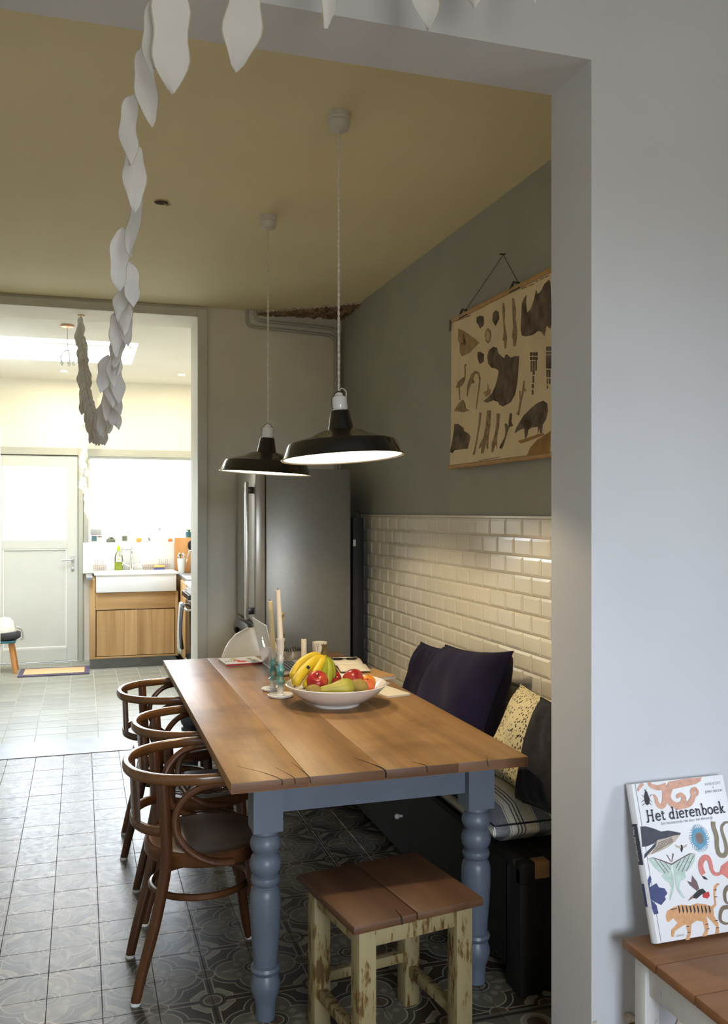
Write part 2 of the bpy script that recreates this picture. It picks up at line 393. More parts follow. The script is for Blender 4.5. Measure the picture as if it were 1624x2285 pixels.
# ---------------------------------------------------------------- mesh helpers
class MB:
    def __init__(s): s.v = []; s.f = []; s.m = []
    def add(s, vs, fs, mi=0):
        o = len(s.v); s.v += [tuple(v) for v in vs]; s.f += [tuple(i+o for i in f) for f in fs]; s.m += [mi]*len(fs); return s
    def box(s, x0, x1, y0, y1, z0, z1, mi=0):
        return s.add([(x0, y0, z0), (x1, y0, z0), (x1, y1, z0), (x0, y1, z0), (x0, y0, z1), (x1, y0, z1), (x1, y1, z1), (x0, y1, z1)],
                     [(3, 2, 1, 0), (4, 5, 6, 7), (0, 1, 5, 4), (1, 2, 6, 5), (2, 3, 7, 6), (3, 0, 4, 7)], mi)
    def tube(s, pts, rad, n=10, closed=False, cap=True, flat=None, mi=0):
        P = [Vector(p) for p in pts]; k = len(P)
        rad = rad if isinstance(rad, (list, tuple)) else [rad]*k
        T = []
        for i in range(k):
            if closed: d = P[(i+1) % k]-P[i-1]
            else: d = P[min(i+1, k-1)]-P[max(i-1, 0)]
            T.append(d.normalized() if d.length > 1e-9 else Vector((0, 0, 1)))
        ref = Vector((0, 0, 1)) if abs(T[0].z) < .9 else Vector((1, 0, 0))
        nrm = (ref - T[0]*ref.dot(T[0])).normalized()
        vs = []
        for i in range(k):
            nrm = nrm - T[i]*nrm.dot(T[i]); nrm.normalize()
            bn = T[i].cross(nrm)
            for j in range(n):
                a = 2*math.pi*j/n
                ca, sa = math.cos(a), math.sin(a)
                if flat:
                    e = flat[2] if len(flat) > 2 else 1
                    ca = math.copysign(abs(ca)**e, ca); sa = math.copysign(abs(sa)**e, sa)
                    vs.append(P[i]+nrm*ca*flat[0]*rad[i]+bn*sa*flat[1]*rad[i])
                else: vs.append(P[i]+(nrm*ca+bn*sa)*rad[i])
        fs = []
        for i in range(k if closed else k-1):
            i2 = (i+1) % k
            for j in range(n):
                j2 = (j+1) % n
                fs.append((i*n+j, i*n+j2, i2*n+j2, i2*n+j))
        if cap and not closed:
            fs.append(tuple(range(n-1, -1, -1))); fs.append(tuple((k-1)*n+j for j in range(n)))
        return s.add(vs, fs, mi)
    def lathe(s, prof, n=24, center=(0, 0, 0), mi=0, sx=1, sy=1, cap=True):
        vs = []; fs = []; cx_, cy_, cz_ = center
        for r, z in prof:
            for j in range(n):
                a = 2*math.pi*j/n; vs.append((cx_+r*math.cos(a)*sx, cy_+r*math.sin(a)*sy, cz_+z))
        for i in range(len(prof)-1):
            for j in range(n):
                j2 = (j+1) % n; fs.append((i*n+j, i*n+j2, (i+1)*n+j2, (i+1)*n+j))
        if cap and prof[0][0] > 1e-6: fs.append(tuple(range(n-1, -1, -1)))
        if cap and prof[-1][0] > 1e-6: fs.append(tuple((len(prof)-1)*n+j for j in range(n)))
        return s.add(vs, fs, mi)
    def prism(s, poly, z0, z1, mi=0, tf=None):
        n = len(poly)
        tris = tessellate_polygon([[Vector((p[0], p[1], 0)) for p in poly]])
        vs = [(p[0], p[1], z0) for p in poly]+[(p[0], p[1], z1) for p in poly]
        area = sum(poly[i][0]*poly[(i+1) % n][1]-poly[(i+1) % n][0]*poly[i][1] for i in range(n))
        fs = []
        for tr in tris:
            a, b_, c_ = tr
            cr = (poly[b_][0]-poly[a][0])*(poly[c_][1]-poly[a][1])-(poly[b_][1]-poly[a][1])*(poly[c_][0]-poly[a][0])
            if cr < 0: tr = (a, c_, b_)
            fs.append((tr[0]+n, tr[1]+n, tr[2]+n)); fs.append((tr[2], tr[1], tr[0]))
        for i in range(n):
            j = (i+1) % n
            fs.append((i, j, j+n, i+n) if area > 0 else (j, i, i+n, j+n))
        if tf: vs = [tuple(tf(Vector(v))) for v in vs]
        return s.add(vs, fs, mi)
    def grid(s, fn, nu, nv, mi=0, flip=False):
        vs = [fn(i/nu, j/nv) for j in range(nv+1) for i in range(nu+1)]
        fs = []
        for j in range(nv):
            for i in range(nu):
                q = (j*(nu+1)+i, j*(nu+1)+i+1, (j+1)*(nu+1)+i+1, (j+1)*(nu+1)+i)
                fs.append(q[::-1] if flip else q)
        return s.add(vs, fs, mi)
    def xf(s, M):
        s.v = [tuple(M @ Vector(v)) for v in s.v]; return s
    def mesh(s, name, mats, smooth=True, bevel=0, seg=2, angle=35):
        me = bpy.data.meshes.new(name); me.from_pydata(s.v, [], s.f); me.update()
        if not isinstance(mats, (list, tuple)): mats = [mats]
        for m_ in mats: me.materials.append(MATS[m_])
        for p, mi in zip(me.polygons, s.m): p.material_index = mi
        if bevel:
            bm = bmesh.new(); bm.from_mesh(me)
            es = [e for e in bm.edges if len(e.link_faces) == 2 and e.calc_face_angle(0) > .6]
            bmesh.ops.bevel(bm, geom=es, offset=bevel, segments=seg, affect='EDGES', profile=.5, clamp_overlap=True)
            bm.to_mesh(me); bm.free()
        if smooth:
            for p in me.polygons: p.use_smooth = True
            me.set_sharp_from_angle(angle=R(angle))
        return me
    def build(s, name, mats, parent=None, smooth=True, bevel=0, seg=2, angle=35, loc=None, rot=None):
        return link(name, s.mesh(name, mats, smooth, bevel, seg, angle), parent, loc, rot)
def link(name, me, parent=None, loc=None, rot=None):
    o = bpy.data.objects.new(name, me); C.objects.link(o)
    if parent: o.parent = parent
    if loc: o.location = loc
    if rot: o.rotation_euler = rot
    return o
def tag(o, label, cat, group=None, kind=None):
    o['label'] = label; o['category'] = cat
    if group: o['group'] = group
    if kind: o['kind'] = kind
    return o
def thing(name, label, cat, loc=(0, 0, 0), rot=(0, 0, 0), group=None):
    o = bpy.data.objects.new(name, None); C.objects.link(o); o.empty_display_size = .05
    o.location = loc; o.rotation_euler = rot
    return tag(o, label, cat, group)
def struct(o, label, cat): return tag(o, label, cat, kind='structure')
def dup(root, label, loc, rot=None):
    c = root.copy(); C.objects.link(c); c.location = loc; c['label'] = label
    if rot: c.rotation_euler = rot
    for ch in root.children:
        d = ch.copy(); C.objects.link(d); d.parent = c
        for g in ch.children:
            e = g.copy(); C.objects.link(e); e.parent = d
    return c
def bx(x0, x1, y0, y1, z0, z1): return MB().box(x0, x1, y0, y1, z0, z1)
def spline(pts, n=8, closed=False):
    P = [Vector(p) for p in pts]; k = len(P); out = []
    rng = range(k if closed else k-1)
    for i in rng:
        if closed: p0, p1, p2, p3 = P[i-1], P[i], P[(i+1) % k], P[(i+2) % k]
        else: p0, p1, p2, p3 = P[max(i-1, 0)], P[i], P[i+1], P[min(i+2, k-1)]
        for j in range(n):
            u = j/n
            out.append(.5*((2*p1)+(p2-p0)*u+(2*p0-5*p1+4*p2-p3)*u*u+(3*p1-p0-3*p2+p3)*u**3))
    if not closed: out.append(P[-1])
    return out

POSTER=[('dark',[(0.725,0.595),(0.729,0.635),(0.747,0.652),(0.767,0.66),(0.764,0.628),(0.771,0.589),(0.803,0.595),(0.828,0.622),(0.841,0.647),(0.849,0.663),(0.861,0.642),(0.886,0.648),(0.914,0.669),(0.949,0.677),(0.961,0.662),(0.965,0.606),(0.969,0.513),(0.961,0.487),(0.93,0.505),(0.914,0.467),(0.894,0.488),(0.865,0.498),(0.824,0.49),(0.764,0.495),(0.729,0.505),(0.719,0.53),(0.721,0.563)]),
('mid',[(0.556,0.676),(0.569,0.673),(0.578,0.635),(0.571,0.593),(0.588,0.547),(0.597,0.515),(0.588,0.478),(0.573,0.477),(0.569,0.512),(0.554,0.519),(0.566,0.551),(0.559,0.596),(0.552,0.64)]),
('mid',[(0.644,0.676),(0.658,0.672),(0.676,0.622),(0.674,0.581),(0.689,0.527),(0.685,0.503),(0.676,0.471),(0.653,0.475),(0.65,0.505),(0.639,0.516),(0.653,0.551),(0.647,0.603),(0.644,0.638)]),
('dark',[(0.292,0.67),(0.33,0.669),(0.367,0.657),(0.367,0.619),(0.33,0.61),(0.314,0.629),(0.292,0.647)]),
('dark',[(0.486,0.659),(0.515,0.648),(0.523,0.616),(0.486,0.592),(0.455,0.621),(0.46,0.651)]),
('mid',[(0.412,0.597),(0.435,0.583),(0.445,0.557),(0.435,0.536),(0.412,0.53),(0.39,0.544),(0.379,0.57),(0.39,0.592)]),
('pale',[(0.412,0.587),(0.427,0.578),(0.433,0.56),(0.427,0.542),(0.412,0.538),(0.397,0.548),(0.392,0.567),(0.397,0.584)]),
('mid',[(0.412,0.576),(0.422,0.562),(0.412,0.551),(0.403,0.565)]),
('pale2',[(0.085,0.658),(0.151,0.635),(0.276,0.574),(0.319,0.55),(0.276,0.537),(0.208,0.521),(0.127,0.52),(0.103,0.544),(0.103,0.582),(0.085,0.605)]),
('mid',[(0.127,0.621),(0.157,0.62),(0.162,0.595),(0.18,0.578),(0.162,0.562),(0.127,0.568),(0.115,0.585),(0.145,0.584)]),
('dark',[(0.303,0.51),(0.33,0.508),(0.371,0.489),(0.367,0.456),(0.325,0.453),(0.303,0.482)]),
('dark',[(0.404,0.475),(0.42,0.499),(0.465,0.506),(0.5,0.496),(0.513,0.47),(0.545,0.451),(0.573,0.438),(0.578,0.45),(0.597,0.451),(0.616,0.439),(0.63,0.431),(0.667,0.432),(0.705,0.425),(0.698,0.367),(0.685,0.307),(0.667,0.271),(0.63,0.246),(0.559,0.236),(0.525,0.248),(0.515,0.26),(0.465,0.274),(0.404,0.27),(0.367,0.281),(0.414,0.294),(0.455,0.307),(0.486,0.334),(0.51,0.37),(0.517,0.395),(0.486,0.408),(0.445,0.419),(0.414,0.441)]),
('pale2',[(0.367,0.322),(0.404,0.324),(0.409,0.357),(0.425,0.324),(0.445,0.326),(0.435,0.305),(0.388,0.297)]),
('mid',[(0.176,0.479),(0.185,0.466),(0.168,0.471),(0.174,0.437),(0.168,0.405),(0.139,0.385),(0.103,0.378),(0.109,0.317),(0.101,0.318),(0.091,0.377),(0.055,0.382),(0.079,0.407),(0.127,0.417),(0.157,0.42),(0.16,0.448),(0.153,0.471)]),
('mid',[(0.231,0.419),(0.276,0.431),(0.319,0.418),(0.336,0.386),(0.319,0.333),(0.292,0.254),(0.284,0.254),(0.309,0.339),(0.322,0.383),(0.303,0.413),(0.276,0.415),(0.253,0.397),(0.276,0.376),(0.231,0.377),(0.208,0.352),(0.191,0.321),(0.183,0.332),(0.191,0.378)]),
('mid',[(0.037,0.274),(0.091,0.304),(0.139,0.316),(0.168,0.295),(0.174,0.271),(0.214,0.257),(0.151,0.255)]),
('dark',[(0.043,0.21),(0.085,0.208),(0.151,0.183),(0.157,0.168),(0.214,0.149),(0.231,0.134),(0.206,0.082),(0.055,0.085),(0.031,0.072),(-0.003,0.079),(0.018,0.127),(0.037,0.174)]),
('mid',[(0.325,0.236),(0.346,0.234),(0.336,0.185),(0.309,0.119),(0.287,0.051),(0.265,0.05),(0.276,0.075),(0.298,0.12),(0.317,0.187)]),
('mid',[(0.404,0.237),(0.443,0.233),(0.44,0.175),(0.425,0.123),(0.425,0.065),(0.409,0.066),(0.404,0.098),(0.378,0.05),(0.352,0.049),(0.357,0.083),(0.33,0.071),(0.33,0.085),(0.373,0.123),(0.394,0.17)]),
('mid',[(0.5,0.213),(0.53,0.21),(0.525,0.158),(0.505,0.103),(0.513,0.063),(0.496,0.082),(0.476,0.048),(0.457,0.052),(0.465,0.084),(0.448,0.072),(0.486,0.127),(0.5,0.174)]),
('dark',[(0.625,0.202),(0.644,0.198),(0.639,0.165),(0.656,0.146),(0.621,0.143),(0.602,0.117),(0.578,0.076),(0.559,0.056),(0.535,0.064),(0.554,0.082),(0.583,0.106),(0.588,0.131),(0.578,0.162),(0.597,0.16),(0.611,0.146)]),
('mid',[(0.743,0.32),(0.751,0.318),(0.751,0.29),(0.773,0.275),(0.747,0.276),(0.734,0.251),(0.721,0.219),(0.707,0.183),(0.683,0.192),(0.698,0.205),(0.712,0.241),(0.707,0.283),(0.716,0.282),(0.725,0.256)]),
('dark',[(0.671,0.114),(0.685,0.135),(0.712,0.154),(0.747,0.179),(0.807,0.201),(0.857,0.216),(0.906,0.22),(0.938,0.206),(0.944,0.175),(0.93,0.145),(0.906,0.127),(0.902,0.096),(0.886,0.096),(0.882,0.118),(0.869,0.095),(0.867,0.123),(0.815,0.124),(0.79,0.118),(0.782,0.094),(0.764,0.083),(0.76,0.108),(0.756,0.127),(0.721,0.124)]),
('stain',[(0.703,0.08),(0.76,0.084),(0.906,0.096),(0.922,0.087),(0.815,0.075),(0.729,0.067)]),
('stain',[(0.782,0.009),(0.815,0.047),(0.865,0.071),(0.938,0.089),(0.97,0.098),(0.97,0.017),(0.914,0.009)]),
('dark',[(0.799,0.425),(0.815,0.423),(0.815,0.409),(0.799,0.411)]),
('dark',[(0.799,0.407),(0.815,0.404),(0.815,0.392),(0.799,0.395)]),
('dark',[(0.82,0.422),(0.837,0.419),(0.837,0.405),(0.82,0.408)]),
('dark',[(0.82,0.404),(0.837,0.401),(0.837,0.389),(0.82,0.392)]),
('dark',[(0.841,0.418),(0.86,0.415),(0.86,0.401),(0.841,0.404)]),
('dark',[(0.841,0.4),(0.86,0.397),(0.86,0.385),(0.841,0.388)]),
('dark',[(0.803,0.39),(0.813,0.389),(0.813,0.346),(0.803,0.348)]),
('dark',[(0.819,0.388),(0.836,0.385),(0.836,0.331),(0.819,0.333)]),
('dark',[(0.843,0.386),(0.855,0.384),(0.855,0.344),(0.843,0.346)]),
('dark',[(0.819,0.328),(0.832,0.326),(0.832,0.299),(0.819,0.301)]),
('dark',[(0.815,0.297),(0.829,0.295),(0.829,0.279),(0.815,0.28)]),
('dark',[(0.814,0.274),(0.827,0.272),(0.827,0.253),(0.814,0.255)]),
('dark',[(0.928,0.425),(0.942,0.423),(0.942,0.407),(0.928,0.409)]),
('dark',[(0.928,0.405),(0.942,0.403),(0.942,0.393),(0.928,0.396)]),
('dark',[(0.928,0.392),(0.942,0.389),(0.942,0.339),(0.928,0.341)]),
('dark',[(0.945,0.422),(0.96,0.419),(0.96,0.404),(0.945,0.406)]),
('dark',[(0.945,0.402),(0.96,0.4),(0.96,0.39),(0.945,0.393)]),
('dark',[(0.945,0.389),(0.96,0.386),(0.96,0.336),(0.945,0.338)]),
('dark',[(0.962,0.419),(0.97,0.417),(0.97,0.402),(0.962,0.403)]),
('dark',[(0.962,0.4),(0.97,0.398),(0.97,0.388),(0.962,0.39)]),
('dark',[(0.962,0.386),(0.97,0.385),(0.97,0.334),(0.962,0.336)]),
('dark',[(0.931,0.336),(0.942,0.334),(0.942,0.305),(0.931,0.307)]),
('dark',[(0.947,0.333),(0.96,0.331),(0.96,0.303),(0.947,0.305)]),
('dark',[(0.933,0.301),(0.942,0.3),(0.942,0.28),(0.933,0.281)]),
('dark',[(0.949,0.299),(0.961,0.297),(0.961,0.277),(0.949,0.279)]),
('dark',[(0.934,0.275),(0.942,0.274),(0.942,0.261),(0.934,0.262)]),
('mid',[(0.729,0.697),(0.773,0.694),(0.773,0.69),(0.729,0.693)]),
('mid',[(0.786,0.694),(0.828,0.692),(0.828,0.688),(0.786,0.69)]),
('mid',[(0.841,0.697),(0.865,0.696),(0.865,0.692),(0.841,0.693)]),
('mid',[(0.878,0.696),(0.91,0.696),(0.91,0.692),(0.878,0.692)]),
('mid',[(0.918,0.695),(0.949,0.696),(0.949,0.692),(0.918,0.691)]),
('mid',[(0.049,0.704),(0.151,0.697),(0.151,0.693),(0.049,0.699)]),
('mid',[(0.162,0.697),(0.22,0.695),(0.22,0.69),(0.162,0.693)]),
('mid',[(0.33,0.021),(0.535,0.025),(0.535,0.022),(0.33,0.018)]),
]
BOOK_SHAPES=[('navy',[(0.0056,0.2779),(0.0216,0.2772),(0.0451,0.269),(0.0648,0.2597),(0.0867,0.2603),(0.123,0.2507),(0.1203,0.2466),(0.0982,0.246),(0.0757,0.2424),(0.0535,0.2404),(0.0377,0.2333),(0.0153,0.2285),(0.001,0.2286)]),
('cream',[(0.0039,0.2073),(0.0202,0.2179),(0.05,0.2408),(0.0757,0.2424),(0.0982,0.246),(0.1203,0.2466),(0.1026,0.2323),(0.0782,0.2203),(0.0476,0.212),(0.018,0.2072)]),
('navy',[(0.0009,0.2013),(0.0046,0.2109),(0.0249,0.2231),(0.0477,0.2381),(0.0405,0.2258),(0.0191,0.2122),(0.0045,0.2018)]),
('mint',[(0.0127,0.1986),(0.0271,0.1993),(0.047,0.1919),(0.0783,0.1784),(0.0762,0.1686),(0.0721,0.1576),(0.054,0.1568),(0.0377,0.1644),(0.0261,0.1771)]),
('mint',[(0.1565,0.1944),(0.1387,0.1969),(0.1153,0.1902),(0.0836,0.1778),(0.082,0.1622),(0.097,0.1562),(0.1185,0.1552),(0.1352,0.1648),(0.1491,0.1778)]),
('mint',[(0.0429,0.1552),(0.0738,0.166),(0.0796,0.151),(0.0754,0.123),(0.0564,0.0928),(0.0562,0.0999),(0.0661,0.1213),(0.0638,0.1357),(0.051,0.1429)]),
('mint',[(0.0832,0.1678),(0.115,0.1556),(0.1154,0.1412),(0.096,0.1348),(0.0888,0.1186),(0.1022,0.0943),(0.0945,0.0952),(0.0812,0.1166),(0.0813,0.1422)]),
('plum',[(0.0763,0.1858),(0.0675,0.2041),(0.0722,0.2007),(0.0795,0.184)]),
('plum',[(0.0795,0.184),(0.0883,0.2047),(0.0909,0.2016),(0.0819,0.1835)]),
('plum',[(0.0128,0.1991),(0.0273,0.2004),(0.0474,0.1936),(0.0786,0.1798),(0.1157,0.1919),(0.1391,0.1986),(0.1567,0.195),(0.1385,0.1958),(0.1151,0.1891),(0.0789,0.1763),(0.0468,0.1908),(0.027,0.1987)]),
('pink',[(0.2183,0.1409),(0.2278,0.1573),(0.2524,0.1678),(0.2419,0.1237),(0.2315,0.1336)]),
('ink',[(0.163,0.1414),(0.1731,0.1374),(0.1803,0.1288),(0.1682,0.1322)]),
('plum',[(0.1345,0.1453),(0.1455,0.1291),(0.1488,0.1115),(0.1405,0.1068),(0.1223,0.1232),(0.1167,0.1338),(0.129,0.1287)]),
('ink',[(0.1244,0.0916),(0.1298,0.0995),(0.1464,0.1089),(0.1595,0.1102),(0.1683,0.1006),(0.1528,0.0967),(0.1364,0.0887)]),
('brown',[(0.1088,0.0864),(0.1189,0.0945),(0.1298,0.0995),(0.1261,0.0914)]),
('red',[(0.1567,0.0977),(0.1758,0.1011),(0.1771,0.0909),(0.1683,0.0849),(0.1548,0.0894)]),
('tiger',[(0.0371,0.0603),(0.0429,0.0707),(0.0619,0.0767),(0.0877,0.0805),(0.1116,0.0748),(0.1339,0.0777),(0.1584,0.0733),(0.1749,0.0656),(0.1868,0.0698),(0.1885,0.0924),(0.1948,0.1118),(0.2075,0.1184),(0.2138,0.1139),(0.2038,0.1107),(0.1938,0.0918),(0.1916,0.0664),(0.1807,0.0592),(0.1786,0.0424),(0.1872,0.0244),(0.185,-0.0006),(0.1726,0.0011),(0.18,0.0169),(0.1672,0.0326),(0.1556,0.0453),(0.1564,0.0172),(0.1467,-0.0011),(0.1324,-0.0006),(0.1446,0.0131),(0.1419,0.033),(0.125,0.038),(0.1074,0.0318),(0.1015,0.0131),(0.0944,-0.0025),(0.082,-0.0023),(0.0922,0.0116),(0.0918,0.0339),(0.0767,0.0302),(0.0554,0.0219),(0.0491,0.009),(0.0425,0.0112),(0.0457,0.0259),(0.0681,0.0397),(0.0566,0.0522),(0.0408,0.0445),(0.0366,0.0492)]),
('blue',[(-0.0042,0.124),(0.0008,0.1487),(0.0103,0.1604),(0.0128,0.1502),(0.0026,0.1316),(0.0253,0.1388),(0.0302,0.1283),(0.0469,0.1235),(0.0523,0.1116),(0.0429,0.1043),(0.0452,0.0984),(0.0285,0.0864),(0.0096,0.0971),(0.0004,0.1038),(0.0148,0.0881),(0.0167,0.0684),(0.0035,0.0673),(-0.004,0.0821),(-0.0046,0.0961)]),
('ink',[(0.0374,0.3644),(0.0423,0.3618),(0.0447,0.3517),(0.0472,0.3411),(0.0433,0.331),(0.0372,0.3278),(0.0317,0.3307),(0.0298,0.3412),(0.0312,0.3515)]),
('octo',[(0.1122,0.3803),(0.1654,0.3848),(0.2179,0.3827),(0.2119,0.3731),(0.1953,0.3669),(0.1608,0.3638),(0.1266,0.3608),(0.1012,0.3631)]),
('ink',[(0.0768,0.0799),(0.0799,0.079),(0.0816,0.0659),(0.0767,0.0595)]),
('ink',[(0.0877,0.0774),(0.091,0.0776),(0.0928,0.0645),(0.0878,0.0581)]),
('ink',[(0.0992,0.0772),(0.1022,0.0762),(0.104,0.0631),(0.099,0.0567)]),
('ink',[(0.1101,0.0747),(0.1134,0.0748),(0.1152,0.0617),(0.1101,0.0553)]),
('ink',[(0.1216,0.0744),(0.1246,0.0735),(0.1264,0.0603),(0.1213,0.0539)]),
('ink',[(0.1326,0.0719),(0.1359,0.0721),(0.1376,0.0589),(0.1326,0.0525)]),
('ink',[(0.1442,0.0716),(0.1472,0.0707),(0.1489,0.0575),(0.1438,0.0511)]),
('ink',[(0.1552,0.0691),(0.1586,0.0693),(0.1602,0.0561),(0.1551,0.0496)]),
('ink',[(0.1668,0.0688),(0.1699,0.0679),(0.1716,0.0546),(0.1665,0.0482)]),
('ink',[(0.0906,0.0284),(0.0999,0.0286),(0.0995,0.0267),(0.0903,0.0271)]),
('ink',[(0.0911,0.0145),(0.1004,0.0147),(0.1,0.0128),(0.0908,0.0132)]),
('ink',[(0.1477,0.0267),(0.1572,0.0269),(0.1567,0.025),(0.1474,0.0253)]),
('ink',[(0.1487,0.0154),(0.1582,0.0155),(0.1577,0.0136),(0.1484,0.014)]),
('ink',[(0.1778,0.0313),(0.1874,0.0315),(0.1869,0.0295),(0.1775,0.0299)]),
('ink',[(0.1776,0.0144),(0.1871,0.0146),(0.1866,0.0127),(0.1772,0.0131)]),
('ink',[(0.1911,0.1036),(0.2007,0.1039),(0.2003,0.1019),(0.1907,0.1022)]),
('ink',[(0.1886,0.0867),(0.1982,0.087),(0.1978,0.085),(0.1883,0.0853)]),
('ink',[(0.0541,0.0735),(0.0634,0.0737),(0.063,0.0718),(0.0538,0.0721)]),
('ink',[(0.063,0.0738),(0.0723,0.074),(0.0719,0.0721),(0.0627,0.0724)]),
('plum',[(0.024,0.2103),(0.0955,0.2331),(0.0959,0.2319),(0.0244,0.2088)]),
('plum',[(0.0302,0.2159),(0.0949,0.2355),(0.0953,0.2343),(0.0306,0.2144)]),
('plum',[(0.0364,0.2216),(0.0943,0.2379),(0.0948,0.2367),(0.0368,0.2201)]),
('plum',[(0.0426,0.2273),(0.0937,0.2403),(0.0942,0.2391),(0.043,0.2258)]),
('plum',[(0.0488,0.233),(0.0931,0.2427),(0.0936,0.2415),(0.0492,0.2315)]),
('plum',[(0.0301,0.1967),(0.0319,0.1965),(0.0563,0.1594),(0.0546,0.1596)]),
('plum',[(0.0432,0.1909),(0.045,0.1907),(0.0671,0.1596),(0.0653,0.1598)]),
('plum',[(0.0599,0.1848),(0.0616,0.1846),(0.0738,0.166),(0.0721,0.1662)]),
('plum',[(0.1383,0.1949),(0.1401,0.1947),(0.1061,0.1566),(0.1044,0.1568)]),
('plum',[(0.1227,0.1908),(0.1245,0.1906),(0.0961,0.1606),(0.0944,0.1608)]),
('plum',[(0.1487,0.1923),(0.1505,0.1922),(0.1209,0.1578),(0.1191,0.158)]),
('plum',[(0.107,0.1853),(0.1087,0.1851),(0.0903,0.167),(0.0885,0.1672)]),
('ink',[(0.0306,0.3486),(0.032,0.3484),(0.026,0.3544),(0.0247,0.3551)]),
('ink',[(0.0281,0.3414),(0.0295,0.3412),(0.0207,0.337),(0.0194,0.3377)]),
('ink',[(0.0287,0.3339),(0.0301,0.3338),(0.0225,0.328),(0.0212,0.3287)]),
('ink',[(0.0469,0.3486),(0.0483,0.3484),(0.0548,0.3532),(0.0535,0.3539)]),
('ink',[(0.0465,0.3397),(0.048,0.3395),(0.0534,0.334),(0.0521,0.3347)]),
('ink',[(0.0436,0.3325),(0.0451,0.3324),(0.051,0.3259),(0.0497,0.3266)]),
('ink',[(0.0356,0.3645),(0.035,0.3685),(0.0366,0.3659),(0.0388,0.3657),(0.0415,0.3685),(0.0391,0.3639)]),
('ink',[(0.1168,0.2221),(0.1211,0.2201),(0.1204,0.21),(0.1152,0.2033),(0.1129,0.2093)]),
('cream',[(0.1159,0.2178),(0.099,0.2239),(0.1029,0.2171),(0.1137,0.213)]),
('cream',[(0.1212,0.2172),(0.1368,0.2214),(0.1318,0.2152),(0.1209,0.2123)]),
]
BOOK_RIBBONS=[('octo',0.009,[(0.1176,0.3707),(0.1035,0.3479),(0.107,0.3295),(0.1249,0.3189),(0.1444,0.323),(0.1509,0.336),(0.1434,0.3442),(0.1337,0.3421),(0.1313,0.3363)]),
('octo',0.0075,[(0.0976,0.3634),(0.0932,0.3428),(0.0866,0.3255),(0.0758,0.3211),(0.0668,0.3303),(0.066,0.3438),(0.0592,0.3519)]),
('octo',0.008,[(0.1207,0.3163),(0.1467,0.3168),(0.1663,0.321),(0.1799,0.3348),(0.181,0.3499),(0.1908,0.3551),(0.1963,0.346),(0.1886,0.337)]),
('octo',0.007,[(0.1031,0.372),(0.0801,0.368),(0.0628,0.3726),(0.0532,0.3794),(0.0583,0.3865)]),
('octo',0.004,[(0.0338,0.3826),(0.0211,0.3733),(0.0147,0.3649)]),
('olive',0.0065,[(0.2283,0.2684),(0.2264,0.2551),(0.2301,0.2308),(0.2258,0.2046),(0.2291,0.1865),(0.2431,0.1821),(0.2532,0.1928),(0.2543,0.2134),(0.2506,0.2377),(0.2522,0.2525),(0.2639,0.2618),(0.2751,0.2622)]),
('pink',0.0075,[(0.169,0.1436),(0.1654,0.1556),(0.1669,0.17),(0.1777,0.1819),(0.1907,0.1819),(0.196,0.1696),(0.1968,0.1521),(0.2035,0.1411),(0.218,0.1395),(0.2313,0.1482)]),
('brown',0.005,[(0.2378,0.1067),(0.2239,0.0939),(0.2211,0.0742),(0.2277,0.0648)]),
('brown',0.005,[(0.2261,0.0578),(0.2096,0.057),(0.1988,0.0456),(0.1956,0.029),(0.2082,0.0203),(0.2171,0.0206)]),
]

# ================================================================ THE SETTING
CZ = 2.9
def boxes(*bs):
    m = MB()
    for b_ in bs: m.box(*b_)
    return m
# --- dining floor
fl = boxes((-1.35, 1.9, 2.06, 6.0, -.12, -.004)).build('floor', 'grout_floor', smooth=False)
struct(fl, 'patterned old cement tile floor under the dining table', 'floor')
P = .1665; GX, GY = 1.228, 2.507
def tile_mesh(w, d, h, bev, mt):
    m = MB(); a, b_ = w/2, d/2; c, e = a-bev, b_-bev
    m.add([(-a, -b_, 0), (a, -b_, 0), (a, b_, 0), (-a, b_, 0), (-a, -b_, h-bev), (a, -b_, h-bev), (a, b_, h-bev), (-a, b_, h-bev), (-c, -e, h), (c, -e, h), (c, e, h), (-c, e, h)],
          [(3, 2, 1, 0), (0, 1, 5, 4), (1, 2, 6, 5), (2, 3, 7, 6), (3, 0, 4, 7), (4, 5, 9, 8), (5, 6, 10, 9), (6, 7, 11, 10), (7, 4, 8, 11), (8, 9, 10, 11)])
    return m
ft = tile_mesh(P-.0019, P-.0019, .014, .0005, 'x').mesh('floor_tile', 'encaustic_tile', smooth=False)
rest = MB(); cells = []
for i in range(-16, 4):
    for j in range(-3, 22):
        x0, y0 = GX+i*P, GY+j*P
        if x0 < -1.34 or x0+P > 1.9 or y0 < 2.06 or y0+P > 6.01: continue
        cells.append((x0+P/2, y0+P/2))
vis = [c for c in cells if -.75 < c[0] < 1.40 and c[0] > -.085*c[1]-.12 and c[0] < .66*c[1] and c[1] > 2.2]
vis.sort(key=lambda c: c[0]**2+c[1]**2)
vset = set(vis[:300])
for c in cells:
    if c in vset:
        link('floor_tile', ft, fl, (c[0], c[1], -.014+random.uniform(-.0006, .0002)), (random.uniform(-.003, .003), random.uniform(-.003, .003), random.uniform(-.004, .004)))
    else:
        k = tile_mesh(P-.0019, P-.0019, .014, .0005, 'x'); rest.add([(v[0]+c[0], v[1]+c[1], v[2]-.014) for v in k.v], k.f)
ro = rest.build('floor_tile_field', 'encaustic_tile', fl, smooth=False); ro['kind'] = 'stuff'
th = boxes((-1.34, .733, 5.985, 6.37, -.10, .004)).build('trim_1', 'threshold_stone', smooth=False, bevel=.003)
struct(th, 'blue-grey stone threshold between patterned floor and kitchen tiles', 'threshold')
